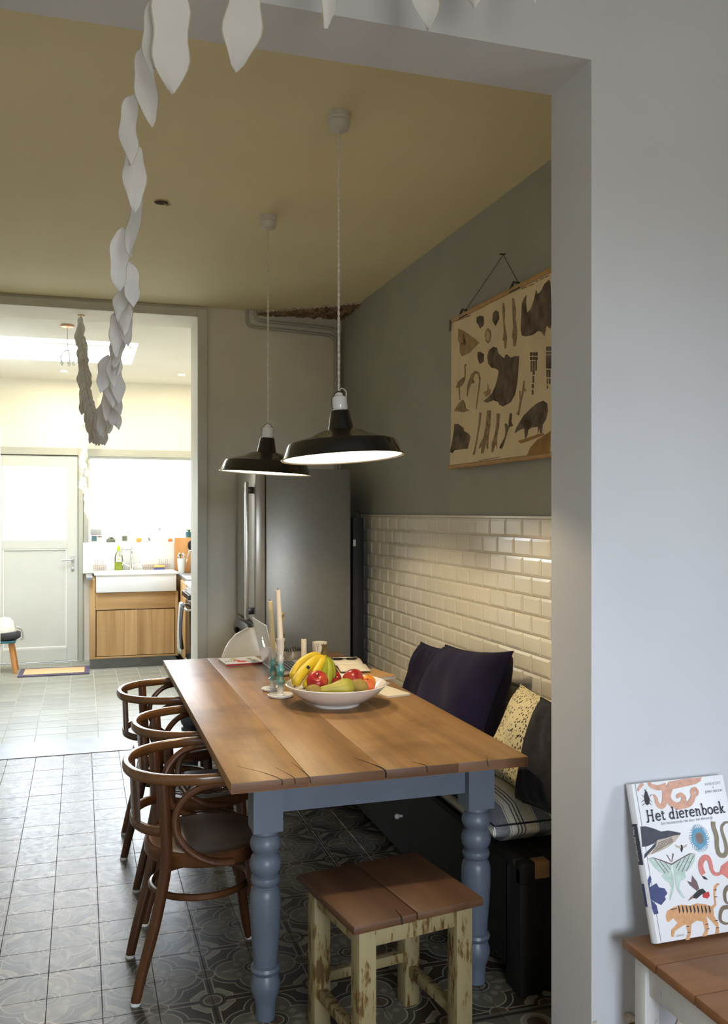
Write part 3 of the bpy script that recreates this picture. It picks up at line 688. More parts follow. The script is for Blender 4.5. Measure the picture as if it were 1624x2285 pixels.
# --- kitchen floor
kf = boxes((-1.35, 1.55, 6.36, 9.9, -.12, -.003)).build('floor_kitchen', 'kitchen_grout', smooth=False)
struct(kf, 'grey-green square tiled kitchen floor', 'floor')
K = .206
kt = tile_mesh(K-.004, K-.004, .012, .001, 'x').mesh('floor_tile', 'slate_tile', smooth=False)
for i in range(13):
    for j in range(17):
        x = -1.35+K*(i+.5)+.02; y = 6.37+K*(j+.5)
        if x > 1.45 or y > 9.72: continue
        if x < -.9 or x > 1.0: continue
        link('floor_tile', kt, kf, (x, y, -.012))
# --- front room floor
ff = boxes((-1.35, 3.3, -2.4, 2.06, -.12, 0)).build('floor_front_room', 'plain_floor', smooth=False)
struct(ff, 'brown floor of the front room under the low side table', 'floor')
# --- walls
wr = boxes((1.727, 1.9, 2.27, 6.0, 0, 3.0)).build('wall_right', ['green_grey_paint'], smooth=False)
struct(wr, 'grey-green painted wall with white bevelled tile wainscot behind the bench', 'wall')
gb = boxes((1.7205, 1.7275, 2.55, 5.62, .40, 1.524)).build('grout_bed', 'grout_wall', wr, smooth=False)
TW, TH = .152, .0772
def metro():
    m = MB(); a, h = (TW-.002)/2, (TH-.002)/2; bv = .011; d0, d1 = -.004, -.0085
    m.add([(0, -a, -h), (0, a, -h), (0, a, h), (0, -a, h), (d0, -a, -h), (d0, a, -h), (d0, a, h), (d0, -a, h), (d1, -a+bv, -h+bv), (d1, a-bv, -h+bv), (d1, a-bv, h-bv), (d1, -a+bv, h-bv)],
          [(0, 1, 2, 3), (4, 5, 1, 0), (5, 6, 2, 1), (6, 7, 3, 2), (7, 4, 0, 3), (8, 9, 5, 4), (9, 10, 6, 5), (10, 11, 7, 6), (11, 8, 4, 7), (11, 10, 9, 8)])
    return m.mesh('tile', 'metro_tile', smooth=False)
mt_ = metro()
for r_ in range(14):
    z = 1.512-TH*(r_+.5)
    for c_ in range(19):
        y = 3.063-TW*2+TW*(c_+.5)+(TW/2 if r_ % 2 == 0 else 0)
        if y-TW/2 < 2.55 or y+TW/2 > 5.62: continue
        link('tile', mt_, wr, (1.7208, y, z), (random.uniform(-.004, .004), 0, random.uniform(-.004, .004)))
boxes((1.713, 1.727, 2.55, 5.62, 1.513, 1.524)).build('tile_edging', 'metro_tile', wr, smooth=False, bevel=.002)
wf = boxes((1.274, 3.3, 2.06, 2.27, 0, 3.2), (-1.35, -.95, 2.06, 2.27, 0, 3.2), (-.95, 1.274, 2.06, 2.27, 2.725, 3.2))
wf = wf.build('wall_front', 'white_paint', smooth=False)
struct(wf, 'white plastered wall with the wide opening to the dining room', 'wall')
wb = boxes((.733, 1.9, 6.0, 6.36, 0, 3.0), (-1.35, -.9, 6.0, 6.36, 0, 3.0), (-.9, .733, 6.0, 6.36, 2.83, 3.0)).build('wall_far', 'far_paint', smooth=False)
struct(wb, 'pale grey wall around the tall kitchen doorway behind the fridge', 'wall')
tr = boxes((.733, .797, 5.978, 6.0, 0, 2.885), (-.97, .733, 5.978, 6.0, 2.83, 2.885)).build('trim_2', 'casing_paint', smooth=False, bevel=.004)
struct(tr, 'painted casing around the kitchen doorway', 'trim')
wl = boxes((-1.5, -1.35, -2.4, 9.9, 0, 3.2)).build('wall_left', 'kitchen_paint', smooth=False)
struct(wl, 'long cream wall on the left of the dining room and kitchen', 'wall')
wk = boxes((1.55, 1.7, 6.36, 9.9, 0, 3.0)).build('wall_kitchen_right', 'kitchen_paint', smooth=False)
struct(wk, 'cream kitchen wall behind the stove', 'wall')
wk2 = boxes((-1.35, -.87, 9.74, 9.9, 0, 3.0), (-.87, 1.55, 9.74, 9.9, 2.15, 3.0), (-.03, .06, 9.74, 9.9, 0, 2.15), (.06, 1.36, 9.74, 9.9, 0, 1.22), (1.36, 1.55, 9.74, 9.9, 0, 2.15)).build('wall_back', 'kitchen_paint', smooth=False)
struct(wk2, 'cream back wall of the kitchen with door and wide window', 'wall')
spb = boxes((.016, 1.54, 9.645, 9.74, .907, 1.2)).build('splashback', 'kitchen_white', wk2, smooth=False, bevel=.003)
w5 = boxes((3.3, 3.45, -2.4, -.2, 0, 3.2), (3.3, 3.45, .8, 2.27, 0, 3.2), (3.3, 3.45, -.2, .8, 0, .95), (3.3, 3.45, -.2, .8, 2.35, 3.2)).build('wall_front_room_right', 'white_paint', smooth=False)
struct(w5, 'white side wall of the front room with the daylight window', 'wall')
w6 = boxes((-1.5, -.15, -2.55, -2.4, 0, 3.2), (1.35, 3.45, -2.55, -2.4, 0, 3.2), (-.15, 1.35, -2.55, -2.4, 0, .8), (-.15, 1.35, -2.55, -2.4, 2.5, 3.2)).build('wall_front_room_back', 'white_paint', smooth=False)
struct(w6, 'white rear wall of the front room behind the viewer', 'wall')
# --- ceilings (the dining ceiling has lost a corner of its plaster)
jag = []
random.seed(11)
for k_ in range(27):
    u = k_/26
    jag.append((1.13+u*.62+random.uniform(-.012, .012), 6.0-u*.50*(.75+.25*u)+random.uniform(-.016, .016)))
poly = [(-1.35, 2.2), (1.74, 2.2)] + [(1.74, 5.46)] + jag[::-1] + [(1.1, 6.02), (-1.35, 6.02)]
ce = MB().prism(poly, CZ, CZ+.06).build('ceiling', 'ceiling_paint', smooth=False)
struct(ce, 'cream yellow dining room ceiling with a broken far corner', 'ceiling')
def rub(u, v):
    j = jag[min(26, int(round(u*26)))]
    e = min(1, 6*min(v+.2, 1-v))
    return (j[0]+random.uniform(-.008, .008), 6.005-v*(6.005-j[1])*1.03, CZ+.006-e*(.012+random.uniform(0, .03)))
MB().grid(rub, 26, 12, flip=True).build('broken_lath', 'rubble', ce, smooth=False)
for k_ in range(26):
    u = random.uniform(.1, 1); w_ = random.uniform(0, .8)
    x, y = 1.13+u*.58, 6.0-w_*u*.44
    s_ = random.uniform(.012, .034)
    m = MB(); m.lathe([(0, -.5), (.8, -.3), (1, .2), (.5, .7), (0, .8)], 6)
    m.v = [(a*s_*random.uniform(.7, 1.5), b_*s_*random.uniform(.7, 1.2), c_*s_*.6) for a, b_, c_ in m.v]
    m.build('plaster_lump', random.choice(['rubble', 'rubble_dark', 'plaster_edge', 'rubble']), ce, smooth=False, loc=(x, y, CZ+.002), rot=(random.random(), random.random(), random.random()*6))
for k_ in range(0, 26):
    a, b_ = Vector((*jag[k_], CZ)), Vector((*jag[k_+1], CZ))
    MB().tube([a, (a+b_)/2+Vector((0, 0, -.004)), b_], [.008, .013, .008], 6).build('plaster_lip', 'plaster_edge', ce)
ck = boxes((-1.35, 1.55, 6.3, 7.44, CZ, 3.12), (-1.35, 1.55, 8.54, 9.9, CZ, 3.12), (.44, 1.55, 7.44, 8.54, CZ, 3.12), (-1.35, -1.05, 7.44, 8.54, CZ, 3.12)).build('ceiling_kitchen', 'kitchen_ceiling', smooth=False)
struct(ck, 'white kitchen ceiling with the rectangular skylight', 'ceiling')
cf = boxes((-1.5, 3.45, -2.55, 2.16, 3.2, 3.3)).build('ceiling_front_room', 'white_paint', smooth=False)
struct(cf, 'white ceiling of the front room', 'ceiling')
# --- kitchen skylight
sk = thing('window_4', 'bright rectangular skylight in the kitchen ceiling', 'skylight', (-.305, 7.99, 3.06)); sk['kind'] = 'structure'
boxes((-.745, .745, -.55, .55, .005, .013)).build('pane', 'window_glass', sk, smooth=False)
boxes((-.745, .745, -.55, -.525, 0, .04), (-.745, .745, .525, .55, 0, .04), (-.745, -.72, -.525, .525, 0, .04), (.72, .745, -.525, .525, 0, .04)).build('frame', 'kitchen_white', sk, smooth=False)
# --- kitchen window
w1 = thing('window_1', 'wide overexposed kitchen window above the white sink', 'window', (.06, 9.75, 1.22)); w1['kind'] = 'structure'
W, Hh = 1.30, .93
boxes((0, W, 0, .06, 0, .035), (0, W, 0, .06, Hh-.055, Hh), (0, .03, 0, .06, .035, Hh-.055), (W-.03, W, 0, .06, .035, Hh-.055)).build('frame', 'door_paint', w1, smooth=False, bevel=.003)
boxes((.03, W-.03, .03, .036, .035, Hh-.055)).build('pane', 'window_glass', w1, smooth=False)
boxes((-.044, W+.06, -.105, .005, -.02, .004)).build('sill', 'kitchen_white', w1, smooth=False, bevel=.003)
boxes((-.04, 0, -.025, 0, .005, Hh+.045), (0, W, -.025, 0, Hh-.03, Hh+.045)).build('casing', 'kitchen_trim', w1, smooth=False, bevel=.003)
# --- kitchen back door
d1 = thing('door_1', 'pale kitchen back door with one large pane and lower panel', 'door', (-.44, 9.72, 0)); d1['kind'] = 'structure'
X0, X1 = -.405, .405
boxes((X0, X0+.085, 0, .045, .012, 2.115), (X1-.105, X1, 0, .045, .012, 2.115), (X0+.085, X1-.105, 0, .045, 2.005, 2.115), (X0+.085, X1-.105, 0, .045, 1.165, 1.255), (X0+.085, X1-.105, 0, .045, .012, .14)).build('frame', 'door_paint', d1, smooth=False, bevel=.003)
boxes((X0+.085, X1-.105, .018, .03, .14, 1.165)).build('panel', 'door_paint', d1, smooth=False)
m = boxes((X0+.085, X1-.105, .005, .02, 1.15, 1.165), (X0+.085, X1-.105, .005, .02, .14, .16), (X0+.085, X0+.10, .005, .02, .16, 1.15), (X1-.12, X1-.105, .005, .02, .16, 1.15))
m.build('moulding', 'kitchen_white', d1, smooth=False, bevel=.004)
boxes((X0+.085, X1-.105, .02, .026, 1.255, 2.005)).build('pane', 'window_glass', d1, smooth=False)
h_ = MB().box(X1-.066, X1-.036, -.008, 0, 1.02, 1.085).build('handle_plate', 'brushed_metal', d1, bevel=.003)
MB().tube([(X1-.05, -.005, 1.052), (X1-.05, -.045, 1.052), (X1-.06, -.052, 1.052), (X1-.165, -.052, 1.045)], .009, 8).build('lever', 'brushed_metal', h_)
MB().box(X1-.066, X1-.036, -.008, 0, .93, .985).build('key_plate', 'brushed_metal', d1, bevel=.003)
dc = boxes((-.03, .016, 9.70, 9.76, 0, 2.20), (-.87, -.03, 9.70, 9.76, 2.125, 2.20), (-.93, -.87, 9.70, 9.76, 0, 2.20), (-.87, -.845, 9.72, 9.76, 0, 2.125), (-.06, -.02, 9.766, 9.79, 0, 2.16), (-.88, -.83, 9.766, 9.79, 0, 2.16), (-.83, -.06, 9.766, 9.79, 2.10, 2.16), (-.83, -.06, 9.766, 9.79, 0, .03)).build('trim_3', 'kitchen_trim', smooth=False, bevel=.004)
struct(dc, 'painted frame around the kitchen back door', 'trim')
# --- front room windows (daylight sources)
for nm, lab, loc, rz, ww, h2 in (('window_2', 'tall front room window in the side wall', (3.36, .3, .95), R(90), 1.0, 1.4), ('window_3', 'tall front room window behind the viewer', (.6, -2.46, .8), 0, 1.5, 1.7)):
    w_ = thing(nm, lab, 'window', loc, (0, 0, rz)); w_['kind'] = 'structure'
    a = ww/2
    boxes((-a, a, -.03, .03, 0, .06), (-a, a, -.03, .03, h2-.06, h2), (-a, -a+.06, -.03, .03, .06, h2-.06), (a-.06, a, -.03, .03, .06, h2-.06), (-.03, .03, -.03, .03, .06, h2-.06)).build('frame', 'kitchen_white', w_, smooth=False)
    for sx_ in (-1, 1):
        boxes((min(sx_*.03, sx_*(a-.06)), max(sx_*.03, sx_*(a-.06)), -.004, .004, .06, h2-.06)).build('pane', 'window_glass', w_, smooth=False)
# --- painted pipes in the far corner
pp = MB().tube(spline([(1.063, 5.975, 2.93), (1.063, 5.975, 2.85), (1.075, 5.975, 2.80), (1.12, 5.975, 2.787), (1.35, 5.972, 2.775), (1.60, 5.97, 2.762), (1.655, 5.965, 2.745), (1.672, 5.955, 2.70), (1.674, 5.95, 2.3), (1.674, 5.95, .02)], 6), .011, 8).build('heating_pipe', 'pipe_paint')
tag(pp, 'lower painted pipe running along the far wall to the corner', 'pipe')
pp = MB().tube(spline([(1.118, 5.975, 2.93), (1.118, 5.975, 2.88), (1.13, 5.975, 2.843), (1.17, 5.975, 2.83), (1.35, 5.972, 2.822), (1.62, 5.97, 2.81), (1.675, 5.965, 2.79), (1.70, 5.955, 2.74), (1.702, 5.95, 2.3), (1.702, 5.95, .02)], 6), .011, 8).build('heating_pipe', 'pipe_paint')
tag(pp, 'upper painted pipe just under the broken ceiling corner', 'pipe')
cs = thing('ceiling_socket', 'small dark open light socket in the yellow ceiling', 'socket', (.335, 4.016, CZ))
MB().lathe([(.0, -.001), (.030, -.001), (.030, -.003), (0, -.003)], 20).build('opening', 'wick', cs)
MB().lathe([(.030, 0), (.034, 0), (.033, -.003), (.030, -.003)], 20, cap=False).build('rim', 'batten', cs)
MB().tube([(.01, 0, -.003), (.025, .005, -.012), (.04, 0, -.006)], .003, 6).build('wire', 'batten', cs)

# ================================================================ DINING TABLE
T = thing('dining_table', 'long wooden dining table with blue-grey turned legs', 'table', (.885, 3.69, 0))
xs = [-.475, -.245, -.01, .235, .475]
for k_ in range(4):
    o = bx(xs[k_]+.0002, xs[k_+1]-.0002, -1.12, 1.12, .728, .76); o.m[2] = o.m[4] = 1
    o = o.build('plank', ['table_wood', 'table_end'], T, bevel=.0015)
# end-grain cracks
for (x, l_, w_, sk_) in ((-.010, .15, .0024, .05), (.125, .06, .0012, .03), (-.245, .16, .0011, .015), (-.29, .12, .0008, .03), (-.33, .17, .0009, .10), (.33, .04, .0008, -.02)):
    pts = spline([(x+.004, -1.1208, .745-w_*4), (x, -1.1208, .7602), (x-sk_*.4, -1.12+l_*.5, .7602), (x-sk_, -1.12+l_, .7602)], 4)
    MB().tube(pts, [w_*(1-i/len(pts))+.0003 for i in range(len(pts))], 5).build('crack', 'plank_crack', T)
LX, LY = .35, .995
prof = [(.040, .577), (.041, .566), (.036, .56), (.042, .552), (.0465, .540), (.047, .528), (.043, .515), (.037, .508), (.036, .502), (.042, .496), (.0475, .482), (.0485, .467), (.045, .452), (.038, .442), (.036, .438),
        (.043, .433), (.0455, .424), (.043, .413), (.037, .407), (.037, .402), (.043, .395), (.0475, .375), (.0475, .33), (.044, .265), (.039, .205), (.037, .172), (.036, .166), (.043, .162), (.0465, .153), (.043, .143), (.037, .138), (.040, .13),
        (.0455, .112), (.0455, .098), (.040, .075), (.033, .058), (.031, .04), (.029, 0)]
legm = MB().lathe(prof, 28); legm.box(-.045, .045, -.045, .045, .577, .728)
lme = legm.mesh('leg', 'table_paint', bevel=0)
for sx_ in (-1, 1):
    for sy_ in (-1, 1):
        link('leg', lme, T, (sx_*LX, sy_*LY, 0))
for sy_ in (-1, 1):
    bx(-LX+.044, LX-.044, sy_*LY-.022-.008*sy_, sy_*LY+.022-.008*sy_, .626, .728).build('apron', 'table_paint', T, smooth=False)
for sx_ in (-1, 1):
    bx(sx_*LX-.014, sx_*LX+.014, -LY+.044, LY-.044, .626, .728).build('apron', 'table_paint', T, smooth=False)

# ================================================================ BENTWOOD CHAIRS
def make_chair(label):
    t = thing('bentwood_armchair', label, 'chair', group='bentwood armchairs along the table')
    # hoop rail: arms and back in one bend
    RZ = .708
    pts = [(.05, -.237, RZ)]
    pts += [(.0, -.240, RZ), (-.08, -.232, RZ), (-.17, -.195, RZ), (-.235, -.125, RZ), (-.262, -.04, RZ), (-.262, .04, RZ), (-.235, .125, RZ), (-.17, .195, RZ), (-.08, .232, RZ), (.0, .240, RZ), (.05, .237, RZ)]
    MB().tube(spline(pts, 5), 1, 14, flat=(.017, .0125, .7)).build('rail', 'bent_rail', t)
    # seat ring and seat
    MB().lathe([(.175, .418), (.203, .418), (.207, .425), (.207, .452), (.200, .459), (.192, .4570), (.175, .418)], 40, cap=False).build('seat_frame', 'bent_wood', t)
    MB().lathe([(0, .446), (.08, .447), (.14, .452), (.186, .4590), (.191, .4585), (.19, .44), (0, .435)], 40).build('seat', 'seat_wood', t)
    for s_ in (-1, 1):
        # rear leg sweeps up into the rail
        pp_ = spline([(-.245, s_*.158, 0), (-.222, s_*.16, .10), (-.186, s_*.165, .24), (-.158, s_*.170, .38), (-.150, s_*.175, .46), (-.155, s_*.184, .58), (-.162, s_*.192, .695)], 5)
        lg = MB().tube(pp_, [.0155+.003*min(1, i/10) for i in range(len(pp_))], 12).build('leg', 'bent_wood', t)
        MB().lathe([(.0165, -.001), (.0165, .008), (.0155, .010)], 12, center=(-.244, s_*.158, 0)).build('floor_glide', 'tag_white', lg)
        pp_ = spline([(.175, s_*.175, 0), (.155, s_*.163, .10), (.138, s_*.150, .24), (.128, s_*.140, .36), (.124, s_*.136, .425)], 5)
        lg = MB().tube(pp_, [.0145+.005*min(1, i/12) for i in range(len(pp_))], 12).build('leg', 'bent_wood', t)
        MB().lathe([(.0158, -.001), (.0158, .008), (.015, .010)], 12, center=(.175, s_*.175, 0)).build('floor_glide', 'tag_white', lg)
        pp_ = spline([(.055, s_*.212, .432), (-.01, s_*.216, .440), (-.075, s_*.212, .475), (-.118, s_*.205, .53), (-.126, s_*.206, .585), (-.108, s_*.214, .635), (-.065, s_*.226, .675), (-.01, s_*.236, .689), (.035, s_*.237, .691)], 5)
        MB().tube(pp_, .0118, 10).build('arm_bracket', 'bent_wood', t)
    # stretcher hoop
    MB().tube([(-.02+.163*math.cos(a), .148*math.sin(a), .305) for a in [i*2*math.pi/36 for i in range(36)]], .0115, 10, closed=True).build('stretcher_hoop', 'bent_wood', t)
    # lower back bow and splats
    MB().tube(spline([(-.150, -.176, .535), (-.20, -.14, .535), (-.235, -.07, .535), (-.243, 0, .535), (-.235, .07, .535), (-.20, .14, .535), (-.150, .176, .535)], 5), 1, 12, flat=(.016, .010, .7)).build('back_bow', 'bent_wood', t)
    def splat(w, yc, bow):
        def fn(u, v):
            y = yc+(u-.5)*w; z = .54+v*.157
            x = -.252+.9*(y*y)*1.6-.006*v+.012
            return (x, y, z)
        m_ = MB().grid(fn, 6, 6); n_ = len(m_.v)
        m_.v += [(x-.008, y, z) for x, y, z in m_.v]; m_.f += [tuple(i+n_ for i in f[::-1]) for f in m_.f]; m_.m += [0]*(len(m_.f)-len(m_.m))
        for a_, b_ in (((0, 0), (1, 0)), ((1, 0), (1, 1)), ((1, 1), (0, 1)), ((0, 1), (0, 0))):
            for q in range(6):
                def idx(c, q_):
                    i0 = c[0]*6; j0 = c[1]*6; return i0, j0
                (i0, j0), (i1, j1) = idx(a_, 0), idx(b_, 0)
                di, dj = (i1-i0)//6, (j1-j0)//6
                p0 = (j0+dj*q)*7+i0+di*q; p1 = (j0+dj*(q+1))*7+i0+di*(q+1)
                m_.f.append((p1, p0, p0+n_, p1+n_)); m_.m.append(0)
        return m_
    splat(.11, 0, 0).build('back_splat', 'bent_wood', t)
    for yc in (-.095, .095): splat(.022, yc, 0).build('spindle', 'bent_wood', t)
    return t
ch1 = make_chair('nearest bentwood armchair, plain dark round seat facing the table')
ch1.location = (.405, 3.045, 0)
ch2 = dup(ch1, 'middle bentwood armchair with the embossed seat, between the two others', (.462, 3.60, 0), (0, 0, R(2)))
ch3 = dup(ch1, 'farthest bentwood armchair, closest to the kitchen floor', (.432, 4.26, 0), (0, 0, R(-3)))
# embossed rosette pressed into the middle chair's seat
for k_ in range(3):
    MB().tube([((.055+.035*k_)*math.cos(a)*(1+.06*math.cos(16*a)), (.055+.035*k_)*math.sin(a)*(1+.06*math.cos(16*a)), .4485+.0015*k_*k_) for a in [i*2*math.pi/96 for i in range(96)]], .0022, 5, closed=True).build('embossed_ring', 'seat_wood', ch2)

# ================================================================ WOODEN STOOL
st = thing('wooden_stool', 'square wooden stool with chipped yellow-cream painted legs', 'stool', (.853, 2.475, 0), (0, 0, R(9)))
SW, SD = .205, .195
for (a, b_) in ((-SW, -.012), (-.0108, SW)):
    bx(a, b_, -SD, SD, .426, .450).build('plank', 'stool_wood', st, bevel=.006)
MB().tube([(-.06, -SD-.001, .428), (-.062, -SD-.001, .4503), (-.055, -SD+.05, .4503)], [.0018, .0022, .0004], 5).build('crack', 'plank_crack', st)
lw = .026
for sx_ in (-1, 1):
    for sy_ in (-1, 1):
        cx_, cy_ = sx_*(SW-.052), sy_*(SD-.046)
        MB().box(cx_-lw, cx_+lw, cy_-lw, cy_+lw, 0, .426).build('leg', 'stool_paint', st, bevel=.003)
for sy_ in (-1, 1):
    cy_ = sy_*(SD-.046)
    bx(-SW+.078, SW-.078, cy_-.011-sy_*-.008, cy_+.011-sy_*-.008, .372, .426).build('apron', 'stool_paint', st, bevel=.002)
for sx_ in (-1, 1):
    cx_ = sx_*(SW-.052)
    bx(cx_-.011+sx_*.008, cx_+.011+sx_*.008, -SD+.072, SD-.072, .372, .426).build('apron', 'stool_paint', st, bevel=.002)
for sx_ in (-1, 1):
    cx_ = sx_*(SW-.052)
    bx(cx_-.014, cx_+.014, -SD+.072, SD-.072, .095, .125).build('stretcher', 'stool_paint', st, bevel=.002)
bx(-SW+.066, SW-.066, SD-.06, SD-.032, .135, .165).build('stretcher', 'stool_paint', st, bevel=.002)

# ================================================================ BENCH, MATTRESS, CUSHIONS
bn = thing('bench', 'long black wooden storage bench along the tiled wall', 'bench', (1.51, 3.95, 0))
bx(-.185, -.165, -1.30, 1.28, .06, .40).build('front_panel', 'black_wood', bn, smooth=False)
for y in (-.30, .55):
    MB().tube([(-.186, y, .225), (-.200, y, .225)], .006, 8).build('knob', 'tag_white', bn)
    o = MB().lathe([(0, -.012), (.009, -.009), (.012, 0), (.009, .009), (0, .012)], 12).build('knob_head', 'porcelain', bn, loc=(-.209, y, .225))
for y in (-1.345, 1.22):
    bx(-.185, -.105, y-.045, y+.055, 0, .405).build('post', 'black_wood', bn, bevel=.004)
    bx(.10, .18, y-.045, y+.055, 0, .405).build('post', 'black_wood', bn, bevel=.004)
bx(-.105, .10, -1.385, -1.355, .02, .40).build('end_panel', 'black_wood', bn, smooth=False)
for k_ in range(4):
    x = -.195+k_*.1
    bx(x, x+.095, -1.36, 1.29, .405, .43).build('seat_board', 'black_wood', bn, bevel=.003)
bx(-.185, .185, -1.395, -1.361, .355, .425).build('end_rail', 'black_wood', bn, bevel=.003)
for x0 in (-.135, -.02): bx(x0, x0+.052, -1.398, -1.352, .372 if x0 < -.1 else .418, .4265).build('bare_corner', 'raw_wood', bn, bevel=.004)
def cushion_box(W_, L_, H_, puff=.02):
    m_ = MB(); nu, nv = 16, 40
    def sh(u, v, s_):
        x = (u*2-1); y = (v*2-1)
        ex = math.copysign(abs(x)**.92, x); ey = y
        edge = max(abs(x)**7, abs(y)**40)
        z = s_*(H_/2*(1-edge*.72)+puff*(1-x*x)*(1-y**8)*(.8+.2*math.sin(v*26)) * (1 if s_ > 0 else .1))
        r = 1-.0*edge
        return (ex*W_/2, ey*L_/2, z)
    m_.grid(lambda u, v: sh(u, v, 1), nu, nv); m_.grid(lambda u, v: sh(u, v, -1), nu, nv, flip=True)
    # side band
    ring = []
    for i in range(nu+1): ring.append((i/nu, 0))
    for j in range(1, nv+1): ring.append((1, j/nv))
    for i in range(nu-1, -1, -1): ring.append((i/nu, 1))
    for j in range(nv-1, 0, -1): ring.append((0, j/nv))
    n_ = len(ring); vs_ = []
    for k in range(5):
        s_ = 1-k*.5
        for u, v in ring:
            p = Vector(sh(u, v, 1)); q = Vector(sh(u, v, -1)); w = p.lerp(q, k/4)
            b_ = .012*math.sin(math.pi*k/4)
            x = (u*2-1); y = (v*2-1)
            d = Vector((x if abs(x) > .999 else 0, y if abs(y) > .999 else 0, 0))
            vs_.append(w+d*b_)
    fs_ = []
    for k in range(4):
        for i in range(n_): fs_.append((k*n_+i, (k+1)*n_+i, (k+1)*n_+(i+1) % n_, k*n_+(i+1) % n_))
    m_.add(vs_, fs_)
    edge_ = [Vector(sh(u, v, 1))+Vector((0, 0, .001)) for u, v in ring]
    return m_, edge_
mm, ring = cushion_box(.43, 2.55, .125, .03)
mt2 = thing('bench_mattress', 'grey and cream striped bench mattress with dark piping', 'mattress', (1.5, 3.935, .496))
mm.build('mattress_cover', 'striped_fabric', mt2, angle=60)
MB().tube(ring, .0035, 6, closed=True).build('piping', 'piping_dark', mt2)
def pillow(W_, H_, T_, n=26, pinch=.09, wr=.014, seed=1):
    rnd = random.Random(seed); ph = [rnd.uniform(0, 6) for _ in range(4)]
    m_ = MB()
    def sh(u, v, s_):
        x, y = u*2-1, v*2-1
        th_ = T_/2*(max(0, (1-abs(x)**3.4))*max(0, (1-abs(y)**3.4)))**.55
        th_ += .35*wr*max(0, 1-abs(x)**4)*max(0, 1-abs(y)**6)*math.sin(15*x+3*y+ph[2])*max(0, abs(y))
        th_ += wr*(1-x*x)*(1-y*y)*math.sin(5*x+ph[0]+2*y)*math.cos(4*y+ph[1])
        px_ = x*W_/2*(1-pinch*(1-y*y)*x*x); py_ = y*H_/2*(1-pinch*(1-x*x)*y*y)
        return (px_, py_, s_*th_)
    m_.grid(lambda u, v: sh(u, v, 1), n, n); m_.grid(lambda u, v: sh(u, v, -1), n, n, flip=True)
    return m_
def place_pillow(name, label, mat_, loc, W_, H_, T_, lean, yaw, roll, seed, group='cushions on the bench'):
    # local z faces the room, local y up
    o = thing(name, label, 'cushion', loc, group=group)
    Mx = Matrix.Rotation(R(yaw), 4, 'Z') @ Matrix(((0, 0, -1, 0), (-1, 0, 0, 0), (0, 1, 0, 0), (0, 0, 0, 1))) @ Matrix.Rotation(R(-lean), 4, 'X') @ Matrix.Rotation(R(roll), 4, 'Z')
    o.matrix_world = Matrix.Translation(Vector(loc)) @ Mx
    m_ = pillow(W_, H_, T_, seed=seed)
    m_.build('cushion_cover', mat_, o, angle=70)
    e = [Vector((u*W_/2*(1-.09*(1-v*v)*u*u), v*H_/2*(1-.09*(1-u*u)*v*v), 0)) for u, v in [(-1+i/8, -1) for i in range(16)]+[(1, -1+i/8) for i in range(16)]+[(1-i/8, 1) for i in range(16)]+[(-1, 1-i/8) for i in range(16)]]
    MB().tube(e, .0032, 5, closed=True).build('seam', mat_, o)
    return o
place_pillow('cushion', 'large navy cushion leaning in front on the bench', 'navy_fabric', (1.505, 3.455, .755), .62, .46, .23, 24, 0, 6, 3)
place_pillow('cushion', 'smaller navy cushion half hidden behind the large navy one', 'navy_fabric', (1.565, 3.96, .735), .44, .36, .13, 20, 0, 4, 5)
place_pillow('cushion', 'cream cushion with small black speckles', 'speckled_fabric', (1.53, 2.90, .715), .40, .36, .13, 26, 0, 0, 8)
place_pillow('cushion', 'charcoal cushion nearest to the white wall opening', 'charcoal_fabric', (1.485, 2.60, .73), .36, .36, .15, 18, 4, 2, 9)

